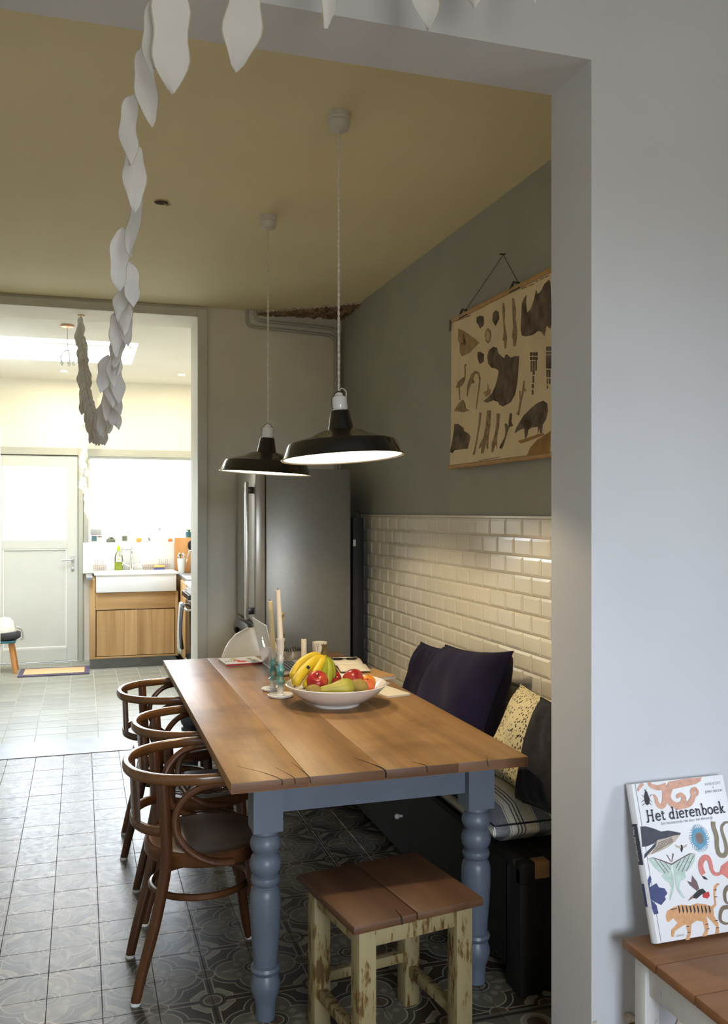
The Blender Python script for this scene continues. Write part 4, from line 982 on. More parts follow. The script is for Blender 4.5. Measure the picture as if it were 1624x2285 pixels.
# ================================================================ PENDANT LAMPS
def lamp(label, x, y, cz, tilt, rz):
    t = thing('pendant_lamp', label, 'lamp', (x, y, cz), group='black enamel pendant lamps over the table')
    drop = CZ-cz
    MB().lathe([(.030, drop), (.040, drop-.0), (.040, drop-.018), (.037, drop-.022), (.037, drop-.026), (.040, drop-.030), (.034, drop-.055), (.012, drop-.062), (0, drop-.063)], 24).build('ceiling_rose', 'rose_white', t)
    # twisted cord
    L_ = drop-.06-.235
    for ph in (0, math.pi):
        pts = [(.0022*math.cos(ph+k*.9), .0022*math.sin(ph+k*.9), .232+L_*k/150) for k in range(151)]
        MB().tube(pts, .0024, 5).build('cord', 'cord', t)
    tl = Euler(tilt).to_matrix().to_4x4(); 
    top = Vector((0, 0, .225)); M_ = Matrix.Translation(top) @ tl @ Matrix.Translation(-top)
    # shade profile: rim at z 0
    r_ = [(.210, .000), (.2115, .003), (.205, .005), (.190, .046), (.184, .054), (.170, .058), (.110, .075), (.074, .092), (.046, .098), (.044, .102), (.033, .160), (.031, .163), (.020, .163)]
    i_ = [(.018, .1605), (.030, .159), (.041, .101), (.044, .095), (.072, .089), (.108, .072), (.168, .055), (.182, .051), (.187, .044), (.201, .004), (.210, .000)]
    MB().lathe(r_, 48, cap=False).xf(M_).build('shade', 'black_enamel', t, angle=30)
    MB().lathe(i_[::1], 48, cap=False).xf(M_).build('shade_lining', 'white_enamel', t, angle=30)
    MB().lathe([(.022, .160), (.024, .166), (.026, .175), (.026, .196), (.023, .210), (.015, .215), (.013, .222), (.008, .226), (0, .227)], 24).xf(M_).build('socket', 'porcelain', t)
    MB().tube(spline([(0, 0, .232), (.012, 0, .24), (.026, 0, .23), (.025, 0, .205), (.027, 0, .17)], 5), .0022, 6).xf(M_).build('cord_loop', 'cord', t)
    MB().tube([(-.026, 0, .163), (-.027, 0, .205), (-.012, 0, .225), (0, 0, .232), (.012, 0, .225), (.027, 0, .205), (.026, 0, .163)], .0012, 5).xf(M_).build('wire_bail', 'wick', t)
    MB().lathe([(0, .078), (.014, .080), (.026, .090), (.030, .104), (.026, .118), (.016, .130), (.013, .140), (.013, .16)], 20).xf(M_).build('bulb', 'bulb_glow', t)
    t.rotation_euler = (0, 0, rz)
    return t
lamp('nearer and larger-looking black pendant lamp, above the fruit bowl', .838, 2.945, 1.722, (R(-3.0), R(-3.0), 0), 0)
lamp('farther black pendant lamp, above the laptop', .818, 4.06, 1.717, (R(1.0), R(3.0), 0), 0)

# ================================================================ FRIDGE AND CORNER
fr = thing('fridge', 'tall grey steel fridge standing in the far corner', 'fridge', (1.30, 5.565, 0))
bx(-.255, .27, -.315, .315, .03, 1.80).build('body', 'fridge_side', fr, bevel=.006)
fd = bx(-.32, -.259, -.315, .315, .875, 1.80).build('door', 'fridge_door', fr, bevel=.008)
MB().box(-.372, -.352, -.285, -.235, .90, 1.72).build('handle', 'brushed_metal', fd, bevel=.006)
for z in (.95, 1.67): MB().box(-.355, -.318, -.272, -.248, z-.02, z+.02).build('handle_mount', 'black_plastic', fd, bevel=.003)
fz = bx(-.32, -.259, -.315, .315, .05, .865).build('freezer_door', 'fridge_door', fr, bevel=.008)
MB().tube(spline([(-.322, -.29, .80), (-.345, -.22, .835), (-.355, -.05, .845), (-.355, .12, .838), (-.345, .24, .80), (-.322, .29, .76)], 5), 1, 10, flat=(.030, .012, .7)).build('grip', 'black_plastic', fz)
for sx_ in (-1, 1):
    for sy_ in (-1, 1): MB().lathe([(.02, 0), (.02, .035)], 10, center=(sx_*.22, sy_*.27, 0)).build('foot', 'black_plastic', fr)
bb = thing('folded_board', 'narrow black folded board squeezed between fridge and tiles', 'board', (1.628, 5.30, 0))
bx(-.035, .035, -.022, .022, 0, 1.505).build('panel', 'black_board', bb, bevel=.004)
MB().tube(spline([(-.016, 0, 1.503), (-.016, 0, 1.535), (0, 0, 1.55), (.016, 0, 1.535), (.016, 0, 1.503)], 5), .003, 6).build('hanging_loop', 'black_board', bb)
bx(-.034, -.018, -.024, -.0222, 1.33, 1.37).build('tag', 'tag_white', bb, smooth=False)

# ================================================================ WHITE SHELL CHAIR AT THE FAR END
wc = thing('shell_chair', 'white moulded plastic chair at the far end of the table', 'chair', (.95, 4.965, 0))
def shell(u, v):
    # v: 0 front of seat .. 1 top of back
    x = u*2-1
    if v < .5:
        k = v/.5; y = -.22+k*.36; z = .44-.03*math.sin(k*math.pi)+.02*(1-k); w = .21+.015*math.sin(k*math.pi)
        z += .045*abs(x)**3
    else:
        k = (v-.5)/.5; a = k*math.pi/2
        y = .14+.10*math.sin(a)+.02*k; z = .42+.44*k+.0; w = .225*(1-.02*k)*math.sqrt(max(.0, 1-max(0, (k-.35)/.65)**2.4))*.78+.225*.22*(1-k)
        y -= .05*abs(x)**2*(1-k*.5)
    return (x*max(w, .02), y, z)
s1 = MB().grid(shell, 20, 26); n_ = len(s1.v)
so = s1.build('shell', 'plastic_white', wc, angle=80)
sm = so.modifiers.new('thickness', 'SOLIDIFY'); sm.thickness = .009
for sx_ in (-1, 1):
    for sy_, yy in ((-1, -.16), (1, .12)):
        MB().tube([(sx_*.10, yy*.7, .42), (sx_*.19, yy*1.35, .012), (sx_*.19, yy*1.35, 0)], [.011, .009, .010], 10).build('leg', 'brushed_metal', wc)

# ================================================================ GARLANDS
def leaf_mesh(L_, W_, seed, mt):
    rnd = random.Random(seed); p1, p2, p3 = [rnd.uniform(0, 6.28) for _ in range(3)]; curl = rnd.uniform(-.35, .35); sw = rnd.uniform(-.15, .15)
    def fn(u, v):
        x = u*2-1
        w = W_/2*2.3*(v**.55)*((1-v)**.72)*(1+.13*math.sin(12*v+p1))
        w = max(w, .0015)
        z = -L_*v
        return (x*w+sw*L_*v*v*.5, .007*math.sin(5*v+p2)+curl*.10*x*x*W_*4*v+.003*math.sin(5*x+9*v+p3), z)
    cols = [0, .035, .25, .5, .75, .965, 1]
    m_ = MB().grid(lambda u, v: fn(cols[int(round(u*6))], v), 6, 12)
    for k in range(len(m_.m)): m_.m[k] = 1 if k % 6 in (0, 5) else 0
    return m_.mesh('leaf', [mt, 'leaf_edging' if mt == 'leaf_paper' else mt], angle=80)
random.seed(5)
leafs = [leaf_mesh(.165, .056, s_, 'leaf_paper') for s_ in range(8)]
short = [leaf_mesh(.125, .050, 80+s_, 'leaf_paper') for s_ in range(8)]
bigs = [leaf_mesh(.21, .085, 20+s_, 'leaf_paper') for s_ in range(4)]
ga = thing('leaf_garland', 'white paper leaf garland strung from the front room to the kitchen doorway', 'garland', (.13, 1.86, 2.66))
O = Vector((.13, 1.86, 2.66))
way = [(1.30, 1.86, 2.99), (1.00, 1.85, 2.91), (.72, 1.85, 2.81), (.51, 1.85, 2.765), (.33, 1.85, 2.685), (.20, 1.85, 2.63), (.135, 1.88, 2.59), (.125, 2.05, 2.50), (.115, 2.20, 2.37), (.107, 2.45, 2.20), (.100, 2.70, 2.09), (.088, 3.1, 1.965), (.074, 3.5, 1.922), (.055, 3.9, 1.945), (.035, 4.5, 2.08), (.02, 5.1, 2.28), (.008, 5.6, 2.49), (0, 6.05, 2.72), (0, 6.16, 2.828)]
path = spline(way, 14)
MB().tube([p-O for p in path], .0016, 5).build('string', 'cord', ga)
MB().lathe([(0, -.004), (.022, -.004), (.026, 0), (0, 0)], 14).build('ceiling_hook', 'batten', ga, loc=Vector((0, 6.16, 2.83))-O)
acc = 0; last = path[0]; nxt = .10; k_ = 0
tot = 0
for i in range(1, len(path)):
    d = (path[i]-path[i-1]).length; tot += d
    while tot > nxt:
        p = path[i]-O
        front = path[i].y < 1.87 and path[i].x > .14
        near = path[i].y < 2.1
        if front:
            nxt += .03; continue
        else:
            me = (leafs if path[i].y < 2.4 else short)[k_ % 8]; yaw = -.1+random.uniform(-.8, .8); nxt += .058 if path[i].y > 2.4 else .115
            rot = (random.uniform(-.10, .10), random.uniform(-.16, .16), yaw)
        link('leaf', me, ga, p+Vector((random.uniform(-.016, .016), 0, .004)), rot)
        k_ += 1
for q, (x, z, sc) in enumerate(((.168, 2.615, 1.05), (.328, 2.66, .98), (.513, 2.765, .95), (.718, 2.80, .93), (.86, 2.875, .9), (1.004, 2.905, .95))):
    o = link('leaf', bigs[q % 4], ga, Vector((x, 1.85, z))-O, (.03, (-.1, .06, .05, -.05, .04, .03)[q], (.2, -.15, .9, .1, -.4, 1.1)[q])); o.scale = (sc, sc, sc)
kg = thing('leaf_garland', 'bright white leaf garland hanging straight down beside the kitchen window', 'garland', (.01, 9.50, 1.45))
MB().tube([(0, 0, 1.45), (.0, 0, .9), (.012, 0, .5), (.04, 0, .1)], .0016, 5).build('string', 'leaf_paper_white', kg)
kl = [leaf_mesh(.10, .062, 40+s_, 'leaf_paper_white') for s_ in range(5)]
kl2 = [leaf_mesh(.13, .06, 60+s_, 'leaf_paper_white') for s_ in range(3)]
for k_ in range(34):
    z = 1.44-k_*.032
    link('leaf', kl[k_ % 5], kg, (random.uniform(-.014, .014)+.012*(k_/34), random.uniform(-.01, .01), z), (random.uniform(-.2, .2), random.uniform(-.25, .25), random.uniform(-1, 1)))
for k_ in range(4):
    link('leaf', kl2[k_ % 3], kg, (.018+.012*k_, 0, .36-k_*.085), (0, random.uniform(-.3, .1), random.uniform(-.5, .5)))

# ================================================================ SCHOOL WALL CHART
wcht = thing('wall_chart', 'old yellowed school chart of animal drawings hung on the grey-green wall', 'poster', (1.70, 4.0, 1.75))
def chart_tf(v):   # x: from far edge towards the viewer, y: up, z: out of the wall
    return Vector((.003-v.z, -v.x, v.y))
def sheet(u, v):
    return chart_tf(Vector((u*1.08, v*.715, .0005+.010*(1-v)**6)))
m = MB().grid(sheet, 12, 16); m.build('sheet', 'paper_canvas', wcht, angle=80)
m = MB().grid(lambda u, v: Vector(sheet(u, v))+Vector((.004, 0, 0)), 12, 16, flip=True); m.build('backing', 'batten', wcht, angle=80)
MB().box(-.004, .010, -1.085, .005, .700, .720).build('batten', 'batten', wcht, bevel=.003)
MB().tube([(-.006, .006, .006), (-.006, -1.086, .006)], .010, 10).build('roller', 'batten', wcht)
for y in (-.004, -1.076): bx(-.0065, -.0045, y-.006, y+.006, .66, .715).build('corner_tack', 'batten_black', wcht, smooth=False)
for s_ in (.14, .66):
    bx(-.006, -.004, -s_-.06, -s_+.03, .698, .704).build('clip', 'batten_black', wcht, smooth=False)
    MB().tube([(0, -s_+.03, .715), (-.006, -s_-.01, .735), (-.002, -s_-.05, .722)], .005, 6).build('clip_knot', 'batten_black', wcht)
MB().tube([(0, -.16, .720), (.012, -.54, .885), (0, -.70, .728)], .0022, 5).build('hanging_cord', 'string', wcht)
MB().tube([(.022, -.54, .888), (-.004, -.54, .886)], .003, 6).build('nail', 'wick', wcht)
for kind_, pp_ in POSTER:
    MB().prism(pp_, 0, .0008 if kind_ != 'pale' else .0012, tf=lambda v: chart_tf(Vector((v.x, v.y, v.z+.0007+.010*max(0, 1-v.y/.715)**6+(.0006 if kind_ in ('pale',) else 0))))).build('drawing', 'print_'+kind_, wcht, smooth=False)

# ================================================================ THINGS ON THE TABLE
TZ = .7603
# --- fruit bowl
bo = MB().lathe([(.0, .006), (.085, .006), (.088, 0), (.094, 0), (.098, .010), (.135, .026), (.175, .052), (.200, .078), (.2055, .086), (.203, .0885), (.198, .086), (.17, .057), (.13, .033), (.08, .020), (0, .017)], 56).build('fruit_bowl', 'porcelain', loc=(.986, 3.5, TZ), angle=40)
tag(bo, 'wide white porcelain fruit bowl on the table', 'bowl')
def apple(label, loc, s_=1.0, rot=(0, 0, 0), mt='apple_skin'):
    t = thing('apple', label, 'apple', loc, rot, 'apples in the bowl')
    pr = [(0, -.030), (.010, -.034), (.022, -.034), (.034, -.024), (.040, -.006), (.041, .008), (.036, .024), (.024, .034), (.012, .033), (.004, .028), (0, .026)]
    MB().lathe([(r*s_, z*s_) for r, z in pr], 28).build('flesh', mt, t, angle=80)
    MB().tube([(0, 0, .026*s_), (.002, 0, .036*s_), (.006, 0, .044*s_)], [.0014, .0013, .0018], 6).build('stalk', 'banana_stem', t)
    return t
apple('big red apple at the front of the bowl, right of the bananas', (.892, 3.445, .866), 1.06, (.5, -.4, .4))
apple('red apple at the right, behind the brown kiwi', (1.058, 3.50, .857), 1.04, (-.4, .5, 1.2))
apple('dark red apple in the middle, behind the pear', (.992, 3.58, .842), .92, (.9, .2, 0))
pe = thing('pear', 'green pear lying across the front of the bowl', 'pear', (.985, 3.392, .848), (0, R(-90), R(6)))
MB().lathe([(0, -.038), (.012, -.040), (.028, -.034), (.036, -.018), (.036, .0), (.030, .02), (.021, .045), (.016, .07), (.012, .092), (.006, .102), (0, .103)], 28).build('flesh', 'pear_skin', pe, angle=80)
MB().tube([(0, 0, .100), (.004, 0, .114), (.010, 0, .124)], [.002, .0016, .002], 6).build('stalk', 'banana_stem', pe)
for lab, loc, s_, rz in (('small brown kiwi at the left under the bananas', (.862, 3.385, .846), (.033, .024, .023), .2), ('larger brown kiwi at the right end of the pear', (1.052, 3.405, .847), (.037, .030, .029), -.3)):
    t = thing('kiwi', lab, 'kiwi', loc, (0, .1, rz), 'kiwis in the bowl')
    m = MB().lathe([(math.sin(a)*1.0, -math.cos(a)) for a in [i*math.pi/14 for i in range(15)]], 24); m.v = [(z*s_[0], y*s_[1], x*s_[2]) for x, y, z in m.v]
    m.f = [f[::-1] for f in m.f]
    m.build('flesh', 'kiwi_skin', t, angle=80)
    MB().lathe([(0, 0), (.004, .001), (.0045, -.002), (0, -.004)], 8).build('blossom_end', 'banana_stem', t, loc=(s_[0]-.0005, 0, 0), rot=(0, R(90), 0))
t = thing('orange', 'small orange at the right edge of the bowl', 'orange', (1.118, 3.49, .842))
MB().lathe([(math.sin(a)*.032, -math.cos(a)*.031) for a in [i*math.pi/16 for i in range(17)]], 28).build('peel', 'orange_skin', t, angle=80)
MB().lathe([(0, .001), (.003, 0), (.003, -.003)], 8).build('navel', 'banana_stem', t, loc=(0, -.0, .031))
t = thing('peach', 'pinkish peach between the kiwi and the orange', 'peach', (1.102, 3.445, .838))
MB().lathe([(0, -.030), (.014, -.028), (.026, -.017), (.031, 0), (.027, .017), (.015, .027), (.004, .024), (0, .022)], 24).build('flesh', 'peach_skin', t, angle=80)
MB().tube([(0, 0, .02), (0, .002, .03)], .0018, 6).build('stalk', 'banana_stem', t)
ba = thing('banana_bunch', 'bunch of yellow-green bananas standing up in the bowl', 'bananas', (.962, 3.60, .95))
def banana(end, bend, mt, r_=.0185, depth=0):
    s0 = Vector((0, depth, -.005)); e = Vector(end)
    pts = spline([s0+Vector((0, 0, .02)), s0, s0.lerp(e, .25)+Vector(bend)*.75, s0.lerp(e, .55)+Vector(bend), s0.lerp(e, .85)+Vector(bend)*.55, e], 5)
    k = len(pts); rad = []
    for i in range(k):
        u = i/(k-1)
        if u < .22: rad.append(.006+.003*u/.22)
        else: rad.append(max(.004, r_*min(1, ((u-.22)/.16)**.6)*(1 if u < .86 else max(.25, 1-((u-.86)/.14)**1.6*.75))))
    o = MB().tube(pts, rad, 7).build('banana', mt, ba, angle=60)
    MB().tube([pts[-1], pts[-1]+(pts[-1]-pts[-2]).normalized()*.006], .004, 6).build('tip', 'banana_stem', o)
    return o
b1 = banana((-.160, -.15, -.095), (-.014, -.01, .014), 'banana_yellow', .021)
banana((-.120, -.15, -.105), (.004, -.012, .004), 'banana_yellow', .019, -.008)
banana((-.150, -.07, -.085), (-.018, .01, .024), 'banana_yellow', .019, .01)
banana((-.065, -.10, -.118), (.006, -.018, .0), 'banana_green', .019, -.004)
banana((-.020, -.08, -.120), (.014, -.02, .0), 'banana_green', .019, .002)
banana((.015, -.03, -.115), (.018, -.01, .0), 'banana_green', .018, .008)
MB().tube([(0, 0, -.002), (.004, 0, .022), (.0, .002, .034)], [.016, .014, .010], 8).build('stem', 'banana_stem', ba)
for q in range(4): MB().tube([(0, 0, .025), (.012*math.cos(q*1.6), .012*math.sin(q*1.6), .040)], .003, 5).build('stem_tuft', 'banana_stem', ba)
bx(-.007, .007, -.001, .001, -.009, .009).build('sticker', 'sticker_dark', ba, loc=(-.098, -.115, -.033), rot=(.3, .6, -.3), smooth=False)

# --- candlesticks
def candlestick(label, x, y, h, ch, mtc, base, lean):
    t = thing('candlestick', label, 'candlestick', (x, y, TZ), group='glazed candlesticks on the table')
    k = h/.24
    MB().lathe([(.0, .004), (base-.012, .004), (base-.01, 0), (base-.004, .002), (base, .010), (base-.002, .012), (base-.012, .008), (.016, .009), (.013, .014)], 32).build('saucer', 'porcelain', t)
    pr = [(.013, .008), (.0145, .03), (.012, .045), (.0125, .05), (.020, .058), (.0205, .064), (.011, .076), (.012, .09), (.0175, .105), (.018, .112), (.012, .126), (.011, .14), (.015, .15), (.0165, .158), (.012, .17), (.0135, .185), (.0165, .20), (.015, .222), (.019, .236), (.019, .24), (.012, .24), (.011, .22), (0, .218)]
    MB().lathe([(r, z*k) for r, z in pr], 20).build('stem', 'glazed_ceramic', t, angle=50)
    cd = MB().tube([(0, 0, h-.018), (lean*.5, 0, h+ch*.5), (lean, 0, h+ch)], [.0125, .0118, .0112], 16).build('candle', mtc, t)
    MB().tube([(lean, 0, h+ch-.001), (lean-.001, 0, h+ch+.010)], .0011, 5).build('wick', 'wick', cd)
candlestick('shorter candlestick with the yellowish candle', .800, 3.86, .185, .205, 'candle_cream', .050, -.014)
candlestick('taller candlestick with the white candle, nearest the bowl', .802, 3.715, .245, .205, 'candle_white', .054, -.012)
cn = thing('candle', 'short plain white candle standing by the patterned cup', 'candle', (1.021, 4.2, TZ))
MB().lathe([(0, 0), (.0135, 0), (.0135, .16), (.012, .168), (.003, .166), (0, .164)], 18).build('wax', 'candle_white', cn)
MB().tube([(0, 0, .163), (0, 0, .178)], .0012, 5).build('wick', 'wick', cn)
# --- cup
cu = thing('cup', 'cream paper-thin cup with a printed tree pattern', 'cup', (1.178, 4.50, TZ))
MB().lathe([(0, .004), (.030, .004), (.030, 0), (.032, 0), (.038, .102), (.039, .106), (.0365, .105), (.030, .008), (0, .007)], 28).build('body', 'candle_white', cu)
for q in range(12):
    a = q*math.pi/6; h2 = .03+.02*(q % 3)
    p0 = [(.0335+.0065*z/.1)*1.0 for z in (.02, .02+h2)]
    MB().tube([(.0345*math.cos(a), .0345*math.sin(a), .02), ((.0345+.0055*h2/.1)*math.cos(a), (.0345+.0055*h2/.1)*math.sin(a), .02+h2)], .0009, 4).build('printed_trunk', 'cup_print', cu)
    for sgn in (-1, 1):
        a2 = a+sgn*.16
        MB().tube([((.0345+.0055*h2/.1)*math.cos(a), (.0345+.0055*h2/.1)*math.sin(a), .02+h2*.7), ((.0345+.006*(h2+.02)/.1)*math.cos(a2), (.0345+.006*(h2+.02)/.1)*math.sin(a2), .035+h2)], .0008, 4).build('printed_branch', 'cup_print', cu)
# --- candle jar with leaves
jr = thing('tin_bowl', 'low metal bowl with a dark leafy rim behind the candlesticks', 'bowl', (1.053, 4.60, TZ))
MB().lathe([(0, .003), (.046, .003), (.047, 0), (.050, .002), (.0505, .055), (.048, .055), (.0475, .008), (0, .006)], 30).build('body', 'tin', jr)
random.seed(3)
for q in range(22):
    a = q*.2857; MB().tube([(.044*math.cos(a), .044*math.sin(a), .045), (.048*math.cos(a+.1), .048*math.sin(a+.1), .056+random.uniform(0, .01)), (.051*math.cos(a+.2), .051*math.sin(a+.2), .05)], [.002, .004, .001], 5).build('dried_leaf', 'wick', jr)
vs_ = thing('bud_vase', 'thin glass bud vase holding one dried flower', 'vase', (1.035, 4.72, TZ))
MB().lathe([(0, .002), (.018, .002), (.018, 0), (.020, .004), (.016, .05), (.007, .075), (.006, .12), (.007, .122), (.005, .12), (.006, .075), (.014, .05), (.017, .006), (0, .005)], 18).build('glass', 'clear_glass', vs_)
MB().tube(spline([(0, 0, .01), (.002, 0, .12), (-.004, 0, .19), (-.006, 0, .215)], 4), .0011, 5).build('stem', 'dried_flower', vs_)
for q in range(7):
    a = q*.9; MB().tube([(-.006, 0, .200+.003*q), (-.006+.012*math.cos(a), .012*math.sin(a), .212+.004*q), (-.006+.004*math.cos(a), .004*math.sin(a), .226+.003*q)], [.002, .0055, .001], 6).build('petal', 'dried_flower', vs_)
# --- laptop (opens towards the bench)
lp = thing('laptop', 'open silver laptop seen from behind its lid', 'laptop', (.885, 4.345, TZ), (0, 0, 0))
lb = bx(0, .245, -.18, .18, .002, .017).build('base', 'aluminium', lp, bevel=.004)
bx(.03, .145, -.145, .145, .0172, .0180).build('keyboard_well', 'aluminium', lp, smooth=False)
kc = bx(-.0068, .0068, -.0085, .0085, 0, .0018).mesh('key', 'key_black', smooth=False)
for i in range(6):
    for j in range(14):
        link('key', kc, lb, (.044+i*.0182, -.133+j*.0205, .018))
bx(.155, .235, -.05, .05, .0172, .0176).build('trackpad', 'aluminium', lp, smooth=False)
for q in range(5): bx(.05+q*.022, .062+q*.022, -.1806, -.1798, .007, .012).build('port', 'key_black', lp, smooth=False)
la = R(13)
LM = Matrix.Translation((.002, 0, .014)) @ Matrix.Rotation(-la, 4, 'Y')
lid = bx(-.006, 0, -.18, .18, 0, .238).xf(LM).build('lid', 'aluminium', lp, bevel=.002)
bx(0, .0006, -.168, .168, .014, .228).xf(LM).build('screen', 'black_plastic', lp, smooth=False)
MB().tube([(0, -.16, .013), (0, .16, .013)], .006, 8).build('hinge', 'black_plastic', lp)
fruit = []
for i in range(40):
    a = i*2*math.pi/40; r_ = .0205*(1+.10*math.cos(2*a)*.6)
    x_ = r_*math.cos(a); y_ = r_*1.06*math.sin(a)
    if math.sin(a) > .8: y_ -= .006*((math.sin(a)-.8)/.2)
    if math.sin(a) < -.85: y_ += .004*((-math.sin(a)-.85)/.15)
    dx = x_-.026
    if dx*dx+(y_-.003)**2 < .0105**2: x_ = .026-math.sqrt(max(0, .0105**2-(y_-.003)**2))
    fruit.append((x_, y_))
ET = lambda v: LM @ Vector((-.0062-v.z, -v.x, .125+v.y))
MB().prism(fruit, 0, .0004, tf=ET).build('lit_emblem', 'emblem_glow', lp, smooth=False)
lf = [(.0, .022), (.003, .028), (.009, .034), (.0105, .035), (.0095, .028), (.005, .0235)]
MB().prism(lf, 0, .0004, tf=ET).build('lit_emblem_leaf', 'emblem_glow', lp, smooth=False)
# --- papers
def slab(name, label, cat, loc, rz, w, d, h, mt, parts=None, group=None):
    t = thing(name, label, cat, loc, (0, 0, rz), group)
    bx(-w/2+.002, w/2-.002, -d/2+.002, d/2-.002, .001, h-.001).build('pages', 'page_edge', t, smooth=False)
    bx(-w/2, w/2, -d/2, d/2, h-.001, h+.0002).build('cover', mt, t, smooth=False)
    bx(-w/2, w/2, -d/2, d/2, 0, .001).build('back_cover', mt, t, smooth=False)
    return t
mgz = slab('magazine', 'thin white magazine with red and lime print at the far left', 'magazine', (.788, 4.625, TZ), R(4), .20, .19, .012, 'cover_white')
bx(-.1, .1, -.0962, -.0945, .001, .009).build('red_spine', 'red_cover', mgz, smooth=False)
for (x, y, r_, mt) in ((-.005, -.045, .026, 'print_red'), (-.022, -.005, .016, 'print_red'), (.025, -.05, .009, 'print_lime'), (.065, -.03, .012, 'print_lime'), (.05, .03, .012, 'print_lime'), (-.03, .04, .018, 'print_lime')):
    MB().lathe([(0, .0003), (r_, .0003), (r_, 0), (0, 0)], 16).build('printed_dot', mt, mgz, loc=(x, y, .0123))
MB().tube([(.0, .0, .0125), (.03, -.02, .0125), (.055, .02, .0125), (.09, -.035, .0125)], .0022, 4, flat=(.15, 1)).build('printed_line', 'print_grey', mgz)
for q in range(4): bx(-.085+q*.014, -.078+q*.014, -.03, .0, .0122, .0125).build('printed_mark', 'print_grey', mgz, smooth=False)
en = slab('folder', 'brown kraft folder with papers under the notebook', 'folder', (1.285, 4.035, TZ), R(10), .20, .22, .016, 'kraft')
nv = slab('notebook', 'closed dark navy notebook beside the open notebook', 'notebook', (1.155, 4.075, TZ), R(4), .075, .16, .014, 'navy_cover')
nb = thing('open_notebook', 'open notebook with blank cream pages under the glasses', 'notebook', (1.262, 4.245, TZ+.0165), (0, 0, R(-8)))
def page(side):
    def fn(u, v):
        return ((v-.5)*.14, side*u*.20, .004+.012*math.sin(math.pi*min(1, u*1.2)*.8)*(1-u*.5)+.002)
    return fn
for sd in (-1, 1):
    pm = MB().grid(page(sd), 10, 4, flip=(sd < 0)); o = pm.build('page_block', 'page_white', nb, angle=80)
    s2 = o.modifiers.new('thickness', 'SOLIDIFY'); s2.thickness = .005; s2.offset = -1
bx(-.072, .072, -.203, .203, -.0015, .0).build('cover', 'kraft', nb, smooth=False)
gs = thing('eyeglasses', 'dark round eyeglasses lying on the open notebook', 'glasses', (1.262, 4.33, TZ+.041), (R(-4), 0, R(-12)))
for sd in (-1, 1):
    o = MB().tube([(sd*.034+.026*math.cos(a), .0+.021*math.sin(a), .002*math.sin(a)) for a in [i*2*math.pi/28 for i in range(28)]], .0022, 6, closed=True).build('rim', 'frames_black', gs)
    MB().lathe([(0, .0003), (.024, .0003), (.024, -.0003), (0, -.0003)], 20, sy=.82).build('lens', 'clear_glass', gs, loc=(sd*.034, 0, 0))
    MB().tube(spline([(sd*.060, .004, 0), (sd*.066, .015, .002), (sd*.060, .08, -.001), (sd*.045, .125, -.006)], 4), .002, 6).build('temple', 'frames_black', gs)
MB().tube([(-.009, .006, 0), (0, .010, .001), (.009, .006, 0)], .002, 6).build('bridge', 'frames_black', gs)
sb = slab('booklet', 'cream paper booklet beside the bowl at the table edge', 'booklet', (1.258, 3.675, TZ), R(12), .115, .22, .007, 'page_white')
sb2 = slab('booklet', 'thin white booklet tucked under the folder behind the bowl', 'booklet', (1.245, 3.86, TZ), R(20), .15, .10, .006, 'cover_white')

# ================================================================ SIDE TABLE AND BOOK (front room)
sd = thing('side_table', 'low wooden side table with chipped white legs beside the wall', 'side table', (1.555, 1.80, 0))
for (a, b_) in ((-.235, -.08), (-.0788, .08), (.0812, .235)):
    pass
for k_ in range(3):
    bx(-.237, .30, -.24+k_*.1435, -.24+k_*.1435+.1423, .425, .450).build('plank', 'side_table_wood', sd, bevel=.004)
for sx_ in (-.195, .24):
    for sy_ in (-.19, .14):
        bx(sx_-.022, sx_+.022, sy_-.022, sy_+.022, 0, .425).build('leg', 'white_chip_paint', sd, bevel=.003)
for sy_ in (-.19, .14): bx(-.172, .217, sy_-.010, sy_+.010, .335, .425).build('apron', 'white_chip_paint', sd, bevel=.002)
for sx_ in (-.195, .24): bx(sx_-.010, sx_+.010, -.167, .117, .335, .425).build('apron', 'white_chip_paint', sd, bevel=.002)
# exposed masonry at the foot of the wall
random.seed(21)
for k_ in range(26):
    x = random.uniform(1.35, 1.75) if k_ < 20 else random.uniform(1.282, 1.30); z = random.uniform(.02, .22); s_ = random.uniform(.02, .04) if k_ < 20 else random.uniform(.006, .011)
    m = MB().lathe([(0, -.6), (.8, -.5), (1, 0), (.8, .5), (0, .6)], 7)
    m.v = [(a*s_*random.uniform(.8, 1.3), b_*s_*.5*random.uniform(.8, 1.2), c_*s_*random.uniform(.7, 1.2)) for a, b_, c_ in m.v]
    m.build('bare_stone', random.choice(['rubble', 'plaster_edge', 'plaster_edge', 'rubble']), wf, smooth=False, loc=(x, 2.060, z+s_*.5), rot=(random.uniform(-.3, .3), random.uniform(-.5, .5), random.uniform(-.2, .2)))
lean = math.atan2(.11, .363)
bk = thing('picture_book', 'large white hardback animal picture book leaning on the wall', 'book', (1.376, 1.92, .4585), (-lean, 0, 0))
